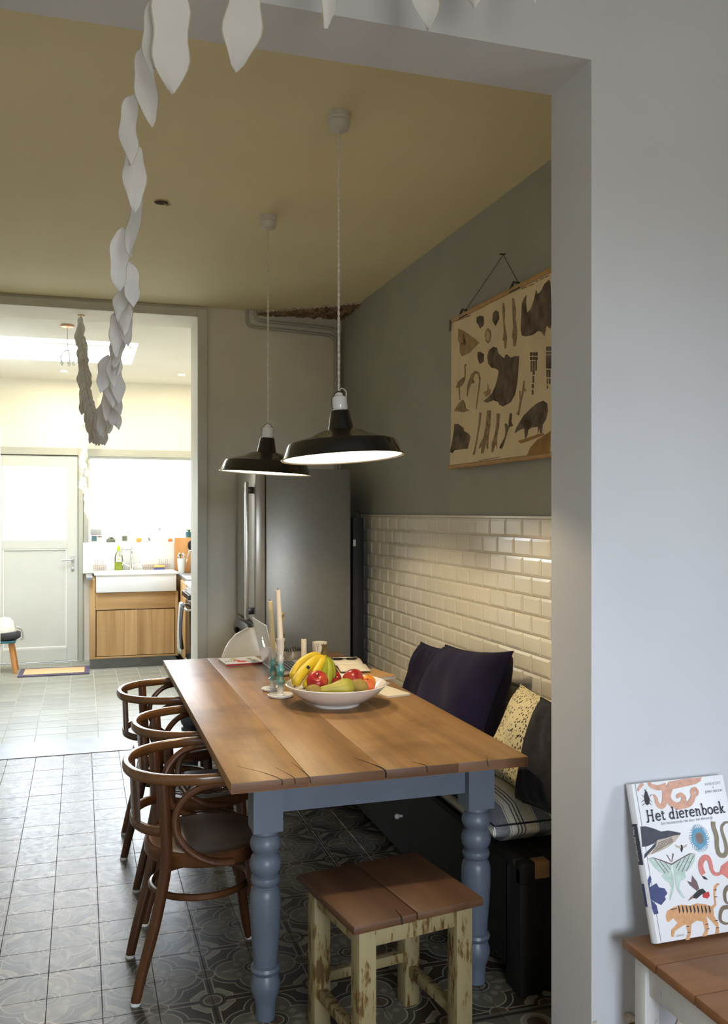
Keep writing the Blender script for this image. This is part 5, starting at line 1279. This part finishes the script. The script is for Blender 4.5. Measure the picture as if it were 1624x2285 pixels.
# local: x right, y into the book (away from viewer), z up along the cover
BW, BH, BT = .287, .384, .028
bx(0, BW, 0, .0025, 0, BH).build('cover', 'cover_white', bk, bevel=.001)
bx(0, BW, BT-.0025, BT, 0, BH).build('back_cover', 'cover_white', bk, bevel=.001)
sp_ = MB().grid(lambda u, v: (-.006*math.sin(math.pi*u), u*BT, v*BH), 8, 2, flip=True).build('spine', 'cover_white', bk, angle=80)
bx(.004, BW-.005, .0027, BT-.0027, .004, BH-.004).build('pages', 'page_edge', bk, smooth=False)
bx(.010, .0115, -.0003, .0, .001, BH-.001).build('hinge_groove', 'ink_grey', bk, smooth=False)
BTF = lambda v: Vector((v.x, -.0004-v.z, v.y))
lay = 0
for kind_, pp_ in BOOK_SHAPES:
    lay += 1
    pp2 = [(max(.0005, min(BW-.001, a)), min(BH-.0005, b_)) for a, b_ in pp_]
    z_ = .0003+lay*.000012
    MB().prism(pp2, 0, z_, tf=BTF).build('printed_animal', 'ink_'+kind_, bk, smooth=False)
def ribbon(pts, w, taper=True):
    P_ = spline([(a, b_, 0) for a, b_ in pts], 6); n_ = len(P_); L_, R_ = [], []
    for i, p in enumerate(P_):
        d = (P_[min(i+1, n_-1)]-P_[max(i-1, 0)]).normalized(); nn = Vector((-d.y, d.x, 0))
        ww = w*(1 if not taper else (1-.65*(i/(n_-1))**2))
        L_.append(p+nn*ww); R_.append(p-nn*ww)
    return L_, R_
def ribbon_mesh(pts, w, tf, z1, taper=True):
    L_, R_ = ribbon(pts, w, taper); m_ = MB(); vs2 = []
    for a, b_ in zip(L_, R_):
        vs2.append(tf(Vector((a.x, a.y, z1)))); vs2.append(tf(Vector((b_.x, b_.y, z1))))
    m_.add(vs2, [(2*i, 2*i+1, 2*i+3, 2*i+2) for i in range(len(L_)-1)])
    return m_
def inb(pts): return [(max(.001, min(BW-.001, a)), min(BH-.001, b_)) for a, b_ in pts]
for q, (kind_, w, pp_) in enumerate(BOOK_RIBBONS):
    ribbon_mesh(inb(pp_), w, BTF, .0011+q*.00004).build('printed_animal', 'ink_'+kind_, bk, smooth=False)
# sea anemone
for q in range(34):
    a = q*2*math.pi/34; c0 = Vector((.1761, .232))
    pts = [(c0.x+r_*math.cos(a+.10*math.sin(k*2.2+q)), c0.y+r_*1.12*math.sin(a+.10*math.sin(k*2.2+q))) for k, r_ in enumerate((.014, .020, .026, .0315))]
    ribbon_mesh(pts, .0011, BTF, .0012).build('printed_tentacle', 'ink_sea', bk, smooth=False)
for r_, mt, z1 in ((.0215, 'ink_sea', .0013), (.0125, 'ink_seabrown', .0015)):
    MB().prism([(.1761+r_*math.cos(i*math.pi/12), .232+r_*1.15*math.sin(i*math.pi/12)) for i in range(24)], 0, z1, tf=BTF).build('printed_animal', mt, bk, smooth=False)
# lettering of the title, drawn stroke by stroke
def stroke(pts, w, taper=False): return ('s', pts, w)
GL = {   # unit: x-height 1, stems; (strokes, advance)
 'H': ([[(.18, 1.62), (.18, .25), (.10, -.05), (-.10, -.08)], [(.05, 1.64), (.32, 1.60)], [(.18, .85), (.82, .85)], [(.84, 1.62), (.84, 0)], [(.70, 1.62), (1.0, 1.62)], [(.70, 0), (.98, 0)]], 1.22),
 'e': ([[(.10, .52), (.66, .56), (.62, .86), (.40, 1.0), (.16, .84), (.08, .5), (.16, .16), (.42, .0), (.68, .14)]], .86),
 't': ([[(.24, 1.34), (.22, .9), (.22, .2), (.34, .02), (.52, .10)], [(.04, .96), (.48, .98)]], .62),
 'd': ([[(.62, .70), (.42, .96), (.18, .84), (.08, .46), (.18, .10), (.40, .02), (.62, .28)], [(.50, 1.60), (.63, 1.62), (.63, .12), (.76, 0)]], .94),
 'i': ([[(.10, .96), (.22, .98), (.22, 0)], [(.08, 0), (.38, 0)], [(.21, 1.30), (.24, 1.38)]], .50),
 'r': ([[(.08, .96), (.20, .98), (.20, 0)], [(.08, 0), (.36, 0)], [(.20, .62), (.34, .92), (.54, .92)]], .66),
 'n': ([[(.08, .96), (.20, .98), (.20, 0)], [(.08, 0), (.34, 0)], [(.20, .66), (.42, .96), (.62, .80), (.64, .12), (.78, 0)]], .94),
 'b': ([[(.06, 1.60), (.19, 1.62), (.19, .06)], [(.19, .66), (.40, .98), (.66, .82), (.72, .44), (.58, .08), (.34, .0), (.19, .18)]], .90),
 'o': ([[(.40, 1.0), (.14, .82), (.08, .46), (.20, .10), (.42, 0), (.66, .16), (.72, .52), (.62, .86), (.40, 1.0)]], .90),
 'k': ([[(.06, 1.60), (.19, 1.62), (.19, 0)], [(.08, 0), (.34, 0)], [(.66, .98), (.40, .62), (.19, .48)], [(.36, .60), (.52, .14), (.66, 0), (.82, .10)]], .96),
}
def write(txt, x0, y0, xh, width, tf, mt, parent, z1):
    adv = sum(GL[c][1] if c != ' ' else .5 for c in txt); k = width/adv; x = x0
    for c in txt:
        if c == ' ': x += .5*k; continue
        m_ = MB()
        for st_ in GL[c][0]:
            pts = [(x+a*k, y0+b_*xh) for a, b_ in st_]
            r_ = ribbon_mesh(pts, .0017 if len(st_) > 2 or c in 'Hi' else .0013, tf, z1, False); m_.add(r_.v, r_.f)
        m_.build('title_letter', mt, parent, smooth=False)
        x += GL[c][1]*k
write('Het dierenboek', .0285, .288, .0165, .246, BTF, 'ink_title', bk, .0018)
def text(txt, x, z, size, mt, parent, align='LEFT', rot=None, width=None, loc=None, name='lettering'):
    cu_ = bpy.data.curves.new(name, 'FONT'); cu_.body = txt; cu_.size = size; cu_.align_x = align; cu_.fill_mode = 'FRONT'
    tmp = bpy.data.objects.new(name, cu_); C.objects.link(tmp)
    dg = bpy.context.evaluated_depsgraph_get(); dg.update()
    me = bpy.data.meshes.new_from_object(tmp.evaluated_get(dg)); bpy.data.objects.remove(tmp)
    if width:
        xs_ = [v.co.x for v in me.vertices]; k = width/(max(xs_)-min(xs_))
        for v in me.vertices: v.co.x *= k
    me.materials.clear(); me.materials.append(MATS[mt])
    o = link(name, me, parent, loc or (x, -.0008, z), rot or (R(90), 0, 0))
    return o
text('Een fascinerende reis door het dierenrijk', .068, .2755, .0105, 'ink_grey', bk, width=.161)
text('KATIE SCOTT', .2236, .361, .0088, 'ink_grey', bk, width=.050)
text('&', .246, .352, .007, 'ink_grey', bk)
text('JENNY BROOM', .2205, .3415, .0088, 'ink_grey', bk, width=.055)
text('LANNOO', .056, .0085, .0062, 'ink_grey', bk, width=.024)
# spine print
MB().grid(lambda u, v: (-.0065*math.sin(math.pi*(.08+.9*u))-.0005, (.08+.9*u)*BT, .185+.10*v), 6, 2, flip=True).build('spine_print', 'ink_navy', bk, angle=80)
text('Het dierenboek', 0, 0, .014, 'cover_white', bk, width=.085, loc=(-.0072, .018, .278), rot=(0, R(90), R(-90)), name='spine_lettering').rotation_euler = Euler((R(90), R(90), R(-90)))
MB().grid(lambda u, v: (-.0065*math.sin(math.pi*(.3+.6*u))-.0005, (.3+.6*u)*BT, .085+.055*v), 6, 2, flip=True).build('spine_print', 'ink_blue', bk, angle=80)

# ================================================================ KITCHEN
# --- sink unit
su = thing('sink_cabinet', 'oak sink cabinet with one wide plank door', 'cabinet', (.505, 9.15, 0))
bx(-.425, .40, .06, .56, 0, .10).build('plinth', 'slate_top', su, smooth=False)
bx(-.425, -.372, 0, .56, .10, .875).build('side_panel', 'oak', su, bevel=.002)
bx(.395, .425, 0, .56, .10, .745).build('side_panel', 'oak', su, bevel=.002)
bx(-.37, .395, .0, .56, .58, .745).build('top_rail', 'oak_flat', su, bevel=.002)
bx(-.37, .395, .0, .56, .10, .118).build('bottom_rail', 'oak_flat', su, bevel=.002)
bx(-.37, .395, .022, .05, .118, .58).build('recess', 'batten_black', su, smooth=False)
dr = bx(-.363, .388, .012, .021, .124, .572).build('door', 'oak', su, smooth=False)
ws = [-.362, -.225, -.10, .025, .165, .285, .386]
for k_ in range(6): bx(ws[k_]+.0006, ws[k_+1]-.0006, 0, .012, .125, .570).build('plank', 'oak', dr, smooth=False)
sink = thing('butler_sink', 'white ceramic butler sink under the kitchen window', 'sink', (.522, 9.12, .75))
m = MB(); a, b_, z0, z1 = .385, .46, 0, .185; t_ = .022
m.box(-a, a, 0, t_, z0, z1); m.box(-a, a, b_-t_*2, b_, z0, z1); m.box(-a, -a+t_, t_, b_-t_*2, z0, z1); m.box(a-t_, a, t_, b_-t_*2, z0, z1); m.box(-a+t_, a-t_, t_, b_-t_*2, z0, z0+.03)
m.build('basin', 'porcelain', sink, bevel=.006)
m = MB(); e = .018
m.box(-a-e, a+e, -.012, .03, .168, .190); m.box(-a-e, a+e, b_-.06, b_+.03, .168, .190); m.box(-a-e, -a+.03, .03, b_-.06, .168, .190); m.box(a-.03, a+e, .03, b_-.06, .168, .190)
m.build('rim', 'porcelain', sink, bevel=.005)
MB().lathe([(.0, .031), (.022, .031), (.025, .033), (0, .034)], 16, center=(0, .22, 0)).build('drain', 'chrome', sink)
ct = bx(.045, .105, 9.10, 9.71, .876, .905).build('worktop', 'slate_top', bevel=.003)
tag(ct, 'narrow strip of dark slate worktop left of the sink', 'worktop')
m = boxes((.955, 1.54, 8.56, 9.71, .876, .905))
ct = m.build('worktop', 'slate_top', bevel=.003); tag(ct, 'dark slate worktop in the corner right of the sink', 'worktop')
ku = thing('corner_cabinet', 'oak corner cabinet between sink and stove', 'cabinet', (.945, 8.56, 0))
bx(.05, .59, .02, 1.14, 0, .10).build('plinth', 'slate_top', ku, smooth=False)
bx(.012, .59, .0, 1.14, .10, .875).build('body', 'oak', ku, smooth=False)
bx(0, .012, .005, .54, .115, .86).build('door', 'oak', ku, bevel=.002)
# --- stove
sv = thing('stove', 'white cooking stove with black knobs right of the sink', 'stove', (.93, 7.94, 0))
bx(.02, .60, 0, .60, .05, .86).build('body', 'kitchen_white', sv, bevel=.005)
bx(-.005, .60, 0, .60, .862, .892).build('hob', 'kitchen_white', sv, bevel=.008)
bx(.06, .56, .04, .56, .893, .90).build('hob_plate', 'oven_black', sv, bevel=.003)
bx(.0, .02, .005, .595, .74, .83).build('control_panel', 'brushed_metal', sv, bevel=.003)
for k_ in range(7):
    MB().tube([(0, .06+k_*.08, .785), (-.034, .06+k_*.08, .785)], .022, 14).build('knob', 'black_plastic', sv)
bx(.0, .02, .01, .59, .18, .72).build('oven_door', 'oven_black', sv, bevel=.004)
MB().tube([(.0, .04, .675), (-.045, .04, .675), (-.045, .56, .675), (.0, .56, .675)], .010, 10).build('towel_rail', 'brushed_metal', sv)
bx(.0, .02, .01, .59, .06, .17).build('drawer', 'kitchen_white', sv, bevel=.004)
def drape(y0, y1, z0, z1, x, amp, ph):
    def fn(u, v):
        y = y0+(y1-y0)*u*(1-.12*v); return (x-.012*math.sin(v*3)+amp*math.sin(u*9+ph+v*2)*(.3+v), y, z1+(z0-z1)*v)
    return fn
for nm, lab, mt, y0, y1, z0, x, ph in (('tea_towel', 'pale striped tea towel hanging on the stove rail', 'cloth_grey', 8.34, 8.50, .235, .868, 0), ('tea_towel', 'dark grey tea towel hanging beside the pale one on the stove', 'cloth_dark', 8.17, 8.34, .30, .870, 2)):
    t = thing(nm, lab, 'towel', (0, 0, 0), group='tea towels on the stove rail')
    o = MB().grid(drape(y0, y1, z0, .689, x, .010, ph), 14, 12).build('front_fall', mt, t, angle=80); s2 = o.modifiers.new('thickness', 'SOLIDIFY'); s2.thickness = .005
    o = MB().grid(lambda u, v: (x+.002+.034*v, y0+(y1-y0)*u, .689+.010*math.sin(math.pi*v)), 8, 6).build('fold', mt, t, angle=80); s2 = o.modifiers.new('thickness', 'SOLIDIFY'); s2.thickness = .004
# --- tap
tp = thing('kitchen_tap', 'chrome bridge tap with cross handles behind the sink', 'tap', (.495, 9.575, .9405))
MB().lathe([(0, .0), (.026, 0), (.026, .035), (.016, .05), (.013, .10), (.016, .13), (.012, .16), (.013, .20), (.017, .21), (.010, .23), (.006, .245), (.010, .252), (0, .258)], 16).build('column', 'chrome', tp)
MB().tube(spline([(0, 0, .212), (-.03, -.03, .214), (-.075, -.08, .216), (-.085, -.095, .225), (-.10, -.11, .215), (-.105, -.118, .185), (-.105, -.118, .16)], 5), .009, 10).build('spout', 'chrome', tp)
for s_ in (-1, 1):
    o = MB().tube([(0, 0, .035), (s_*.07, -.01, .06)], .009, 8).build('valve', 'chrome', tp)
    MB().tube([(s_*.062, -.012, .085), (s_*.095, -.012, .055)], .006, 8).build('cross_handle', 'chrome', o)
    MB().tube([(s_*.065, -.012, .058), (s_*.095, -.012, .085)], .006, 8).build('cross_handle', 'chrome', o)
# --- washing-up bottle
bt = thing('soap_bottle', 'clear washing-up bottle half filled with lime green liquid', 'bottle', (.368, 9.585, .9405))
MB().lathe([(0, .0), (.033, .0), (.038, .01), (.038, .085), (0, .087)], 20, sy=.7).build('liquid', 'lime_liquid', bt)
MB().lathe([(.0, -.0005), (.035, -.0005), (.040, .01), (.040, .13), (.034, .16), (.016, .195), (.014, .205), (0, .206)], 20, sy=.7).build('body', 'bottle_glass', bt)
bx(-.028, .028, -.0305, -.029, .088, .135).build('label_patch', 'cover_white', bt, smooth=False)
MB().tube([(-.012, -.0312, .115), (.012, -.0312, .115)], .006, 6).build('label_mark', 'lime_cap', bt)
MB().lathe([(.015, .20), (.018, .205), (.016, .235), (.008, .25), (0, .252)], 14).build('cap', 'lime_cap', bt)
# --- wire baskets on the sink edge
def basket(label, x, back):
    t = thing('wire_basket', label, 'basket', (x, 9.590, .9405), group='wire baskets behind the sink')
    w, d = .065, .035
    for z, k in ((.0, .82), (.022, .9), (.045, 1.0)):
        MB().tube([(-w*k, -d*k, z+.002), (w*k, -d*k, z+.002), (w*k, d*k, z+.002), (-w*k, d*k, z+.002)], .0018, 5, closed=True).build('wire_hoop', 'wire_bronze', t)
    for q in range(7):
        u = -1+q/3
        for s_ in (-1, 1): MB().tube([(u*w*.82, s_*d*.82, .002), (u*w, s_*d, .047)], .0014, 4).build('wire', 'wire_bronze', t)
    if back: MB().tube([(-w*.6, d, .045), (-w*.6, d, .10), (-w*.3, d, .105), (-w*.3, d, .06), (w*.3, d, .06), (w*.3, d, .105), (w*.6, d, .10), (w*.6, d, .045)], .0018, 5).build('hanger', 'wire_bronze', t)
    return t
basket('wire basket at the left end of the sink, empty', .178, True)
basket('low wire soap rack right of the tap', .672, False)
basket('wire basket holding the sponge at the right end of the sink', .825, True)
sg = thing('sponge', 'yellow and blue sponge lying in front of the right wire basket', 'sponge', (.775, 9.545, .9405), (0, 0, .2))
bx(-.055, .055, -.018, .018, 0, .022).build('scourer', 'sponge_blue', sg, bevel=.004); bx(-.055, .055, -.018, .018, .0225, .045).build('foam', 'sponge_yellow', sg, bevel=.006)
# --- corner of the worktop
cb = thing('cutting_board', 'tall wooden cutting board leaning on the back wall', 'board', (1.04, 9.585, .9055), (R(-4), 0, 0))
bx(-.105, .16, 0, .022, .0, .365).build('board', 'board_wood', cb, bevel=.006)
MB().tube([(.12, -.001, .335), (.12, .001, .335)], .012, 14).build('hanging_hole', 'batten_black', cb)
up = thing('utensil_cup', 'white fluted cup full of cutlery on the worktop', 'cup', (.995, 9.50, .9055))
MB().lathe([(0, .003), (.030, .003), (.030, 0), (.033, 0), (.043, .145), (.044, .15), (.041, .149), (.030, .008), (0, .006)], 12).build('body', 'porcelain', up)
for q in range(6):
    a = q*1.05; MB().tube([(.012*math.cos(a), .012*math.sin(a), .01), (.030*math.cos(a), .030*math.sin(a), .165+.01*(q % 3))], .004, 6).build('cutlery', ['chrome', 'black_plastic', 'porcelain'][q % 3], up)
    MB().lathe([(0, -.012), (.008, -.006), (.010, .004), (.006, .012), (0, .014)], 8).build('cutlery_end', ['chrome', 'black_plastic', 'porcelain'][q % 3], up, loc=(.031*math.cos(a), .031*math.sin(a), .175+.01*(q % 3)))
sp2 = thing('serving_spoon', 'black serving spoon standing in front of the cutting board', 'spoon', (1.075, 9.47, .9055))
m = MB().lathe([(math.sin(a)*.040, -math.cos(a)*.055) for a in [i*math.pi/12 for i in range(13)]], 18); m.v = [(x, y*.25, z) for x, y, z in m.v]
m.build('bowl', 'black_plastic', sp2, loc=(.022, 0, .285))
MB().tube(spline([(-.028, .02, .07), (-.02, .0, .16), (0, 0, .225), (.012, 0, .24)], 5), .006, 8).build('handle', 'chrome', sp2)
MB().tube(spline([(.012, 0, .232), (.05, -.01, .232), (.10, -.02, .225)], 4), .008, 8).build('hook', 'chrome', sp2)
tv = thing('copper_trivet', 'small copper-coloured triangular trivet by the utensil cup', 'trivet', (1.095, 9.45, .9055))
for q in range(3):
    k = 1-q*.3; MB().tube([(-.045*k, 0, .006+.02*q), (.045*k, 0, .006+.02*q), (0, 0, .006+.02*q+.125*k)], .0035, 6, closed=True).build('wire_triangle', 'copper', tv)
bx(-.055, .055, -.02, .02, 0, .004).build('foot', 'copper', tv, smooth=False)
# --- window sill
SZ = 1.2245
ty_ = thing('toy_oven', 'pink and grey toy oven at the left end of the sill', 'toy', (.152, 9.692, SZ))
bx(-.055, .055, -.035, .035, .0, .080).build('body', 'toy_pink', ty_, bevel=.003)
bx(-.05, .0, -.037, -.0352, .015, .068).build('oven_door', 'toy_teal', ty_, smooth=False)
for q in range(3): MB().tube([(.015+q*.014, -.035, .062), (.015+q*.014, -.041, .062)], .005, 8).build('knob', 'black_plastic', ty_)
bx(-.062, .05, -.03, .032, .0805, .14).build('hood', 'toy_grey', ty_, bevel=.006)
for q in range(4): MB().lathe([(0, .0), (.010, 0), (.010, .006), (0, .007)], 10).build('burner', 'grey_pot', ty_, loc=(-.04+q*.024, 0, .14))
tt = thing('herb_tray', 'low dark tray with grey succulents on the sill', 'planter', (.293, 9.692, SZ))
bx(-.045, .045, -.025, .025, 0, .035).build('tray', 'grey_pot', tt, bevel=.004)
random.seed(2)
for q in range(14): MB().tube([(random.uniform(-.036, .036), random.uniform(-.018, .018), .033), (random.uniform(-.04, .04), random.uniform(-.02, .02), .055)], [.006, .002], 6).build('succulent', 'grey_pot', tt)
sc_ = MB().lathe([(0, .0), (.045, 0), (.052, .012), (.050, .013), (.042, .005), (0, .004)], 24).build('saucer', 'porcelain', loc=(.432, 9.692, SZ)); tag(sc_, 'white saucer under the grey potted twig on the sill', 'saucer')
pt_ = thing('potted_twig', 'small grey pot with a leafy twig on a saucer', 'plant', (.432, 9.692, SZ+.0052))
MB().lathe([(0, 0), (.026, 0), (.031, .055), (.031, .060), (.028, .060), (.027, .05), (0, .05)], 18).build('pot', 'grey_pot', pt_)
for q in range(5):
    a = q*1.25; e = (.030*math.cos(a), .02*math.sin(a), .095+.012*q)
    o = MB().tube([(0, 0, .05), (e[0]*.4, e[1]*.4, .08), e], .0016, 5).build('twig', 'wire_bronze', pt_)
    MB().lathe([(0, -.008), (.006, 0), (0, .010)], 6).build('leaf', 'leaf_green', pt_, loc=e)
pk = thing('pumpkin', 'little orange pumpkin on the window sill', 'pumpkin', (.577, 9.692, SZ))
m = MB().lathe([(0, .002), (.015, .0), (.030, .008), (.037, .024), (.032, .042), (.018, .050), (.005, .046), (0, .045)], 32)
m.v = [(x*(1+.06*math.cos(8*math.atan2(y, x))), y*(1+.06*math.cos(8*math.atan2(y, x))), z) for x, y, z in m.v]
m.build('flesh', 'pumpkin', pk, angle=80); MB().tube([(0, 0, .043), (.003, 0, .058), (.010, 0, .065)], [.004, .003, .004], 6).build('stalk', 'leaf_green', pk)
sbt = thing('toy_sailboat', 'tiny grey toy sailboat on the sill', 'toy', (.676, 9.692, SZ))
MB().prism([(-.03, .014), (-.022, 0), (.022, 0), (.03, .014)], -.008, .008, tf=lambda v: Vector((v.x, v.z, v.y))).build('hull', 'toy_grey', sbt, smooth=False)
MB().prism([(-.002, .016), (-.002, .06), (.022, .016)], -.001, .001, tf=lambda v: Vector((v.x, v.z, v.y))).build('sail', 'print_grey', sbt, smooth=False)
MB().tube([(-.003, 0, .012), (-.003, 0, .064)], .0015, 5).build('mast', 'toy_grey', sbt)
wbk = thing('wooden_block', 'small reddish wooden block at the right of the sill', 'block', (.90, 9.692, SZ))
bx(-.024, .024, -.018, .018, 0, .020).build('lower_half', 'peach_skin', wbk, bevel=.003); bx(-.022, .022, -.018, .018, .0202, .038).build('upper_half', 'board_wood', wbk, bevel=.003)
bp_ = thing('potted_plant', 'green plant in a teal blue pot at the right of the sill', 'plant', (1.10, 9.692, SZ))
MB().lathe([(0, 0), (.038, 0), (.044, .10), (.046, .105), (.041, .104), (.038, .09), (0, .09)], 22).build('pot', 'teal_pot', bp_)
for q in range(14):
    a = q*2.4; r_ = .02+.03*((q*7) % 5)/5; MB().tube([(0, 0, .09), (r_*.5*math.cos(a), r_*.5*math.sin(a), .125), (r_*1.3*math.cos(a), r_*.6*math.sin(a), .115+.006*(q % 5))], [.003, .011, .002], 6, flat=(.4, 1)).build('leaf', 'leaf_green', bp_)
sct = thing('suncatcher', 'little grey ornament hanging in front of the window', 'ornament', (.79, 9.70, 1.385))
MB().tube([(0, 0, 0), (0, .01, .70)], .0008, 4).build('thread', 'toy_grey', sct)
MB().lathe([(0, -.045), (.012, -.035), (.018, -.02), (.010, -.008), (.003, 0), (0, .002)], 8).build('crystal', 'toy_grey', sct)
# --- door mat
dm = thing('door_mat', 'coir door mat with dark purple border in front of the back door', 'mat', (-.235, 9.12, .001), (0, 0, R(-1)))
bx(-.33, .31, -.215, .215, 0, .010).build('border', 'mat_border', dm, bevel=.003)
bx(-.285, .265, -.155, .155, .0102, .014).build('coir', 'mat_coir', dm, bevel=.002)
# --- white cupboard and step stool at the left
wcb = thing('white_cupboard', 'tall white cupboard at the left edge of the kitchen', 'cupboard', (-1.0, 8.0, 0))
bx(-.34, .30, -.50, .50, .08, 2.30).build('body', 'kitchen_white', wcb, bevel=.003)
bx(-.34, .26, -.48, .48, 0, .08).build('plinth', 'kitchen_white', wcb, smooth=False)
for z0, z1 in ((.09, .56), (.57, 1.25), (1.26, 2.29)): bx(.301, .320, -.495, .495, z0, z1).build('door', 'kitchen_white', wcb, bevel=.003)
ss = thing('step_stool', 'small wooden step stool with clothes on it by the back door', 'stool', (-.70, 9.26, 0))
for s_ in (-1, 1):
    MB().tube([(.10, s_*.11, 0), (.055, s_*.08, .29)], 1, 4, flat=(.022, .014, .5)).build('leg', 'board_wood', ss)
    MB().tube([(-.13, s_*.11, 0), (-.055, s_*.08, .29)], 1, 4, flat=(.022, .014, .5)).build('leg', 'board_wood', ss)
bx(-.10, .10, -.13, .13, .29, .312).build('seat', 'teal_pot', ss, bevel=.003)
MB().tube([(.085, -.10, .12), (.085, .10, .12)], .009, 6).build('rung', 'board_wood', ss)
cl = thing('cloth_bag', 'heap of pale and black cloth bag lying on the step stool', 'bag', (-.70, 9.26, .312))
m = MB().lathe([(0, 0), (.09, .0), (.12, .04), (.10, .11), (.07, .17), (.04, .21), (0, .22)], 18)
m.v = [(x*(1+.2*math.sin(z*40+y*30)), y*(1+.15*math.cos(z*50+x*20)), z) for x, y, z in m.v]; m.build('sack', 'cloth_white', cl, angle=80)
m = MB().lathe([(0, 0), (.10, 0), (.13, .02), (.13, .07), (.10, .08)], 18); m.v = [(x+.012, y*1.04, z+.001) for x, y, z in m.v]; m.build('dark_base', 'cloth_dark', cl, angle=80)
MB().tube(spline([(.10, -.03, .12), (.15, -.03, .10), (.165, -.03, .02), (.14, -.03, .0)], 5), .010, 8).build('strap', 'cloth_grey', cl)
# --- ceiling lights
for lab, x, y in (('recessed ceiling spotlight above the back door', -.16, 9.10), ('recessed ceiling spotlight above the window right side', .944, 8.99)):
    t = thing('downlight', lab, 'spotlight', (x, y, CZ), group='recessed kitchen spotlights')
    MB().lathe([(.034, -.0005), (.044, -.0005), (.043, -.005), (.034, -.004)], 24, cap=False).build('ring', 'brushed_metal', t)
    MB().lathe([(0, -.001), (.034, -.001), (.034, -.003), (0, -.003)], 24).build('lamp_disc', 'spot_glow', t)
kp = thing('wire_pendant', 'thin wire pendant with copper ceiling cap in the kitchen', 'pendant', (-.098, 6.87, CZ))
MB().lathe([(0, 0), (.048, 0), (.046, -.014), (.006, -.02), (0, -.021)], 24).build('ceiling_cap', 'copper', kp)
MB().tube([(0, 0, -.018), (.004, 0, -.19)], .002, 6).build('cord', 'copper', kp)
for q in range(5):
    a = q*1.257; MB().tube(spline([(.004, 0, -.18), (.035*math.cos(a), .035*math.sin(a), -.20), (.055*math.cos(a), .055*math.sin(a), -.24), (.045*math.cos(a), .045*math.sin(a), -.27)], 4), .002, 5).build('wire_arm', 'brushed_metal', kp)
    MB().lathe([(0, -.018), (.010, -.010), (.012, 0), (.007, .010), (0, .013)], 10).build('glass_drop', 'clear_glass', kp, loc=(.045*math.cos(a), .045*math.sin(a), -.275))
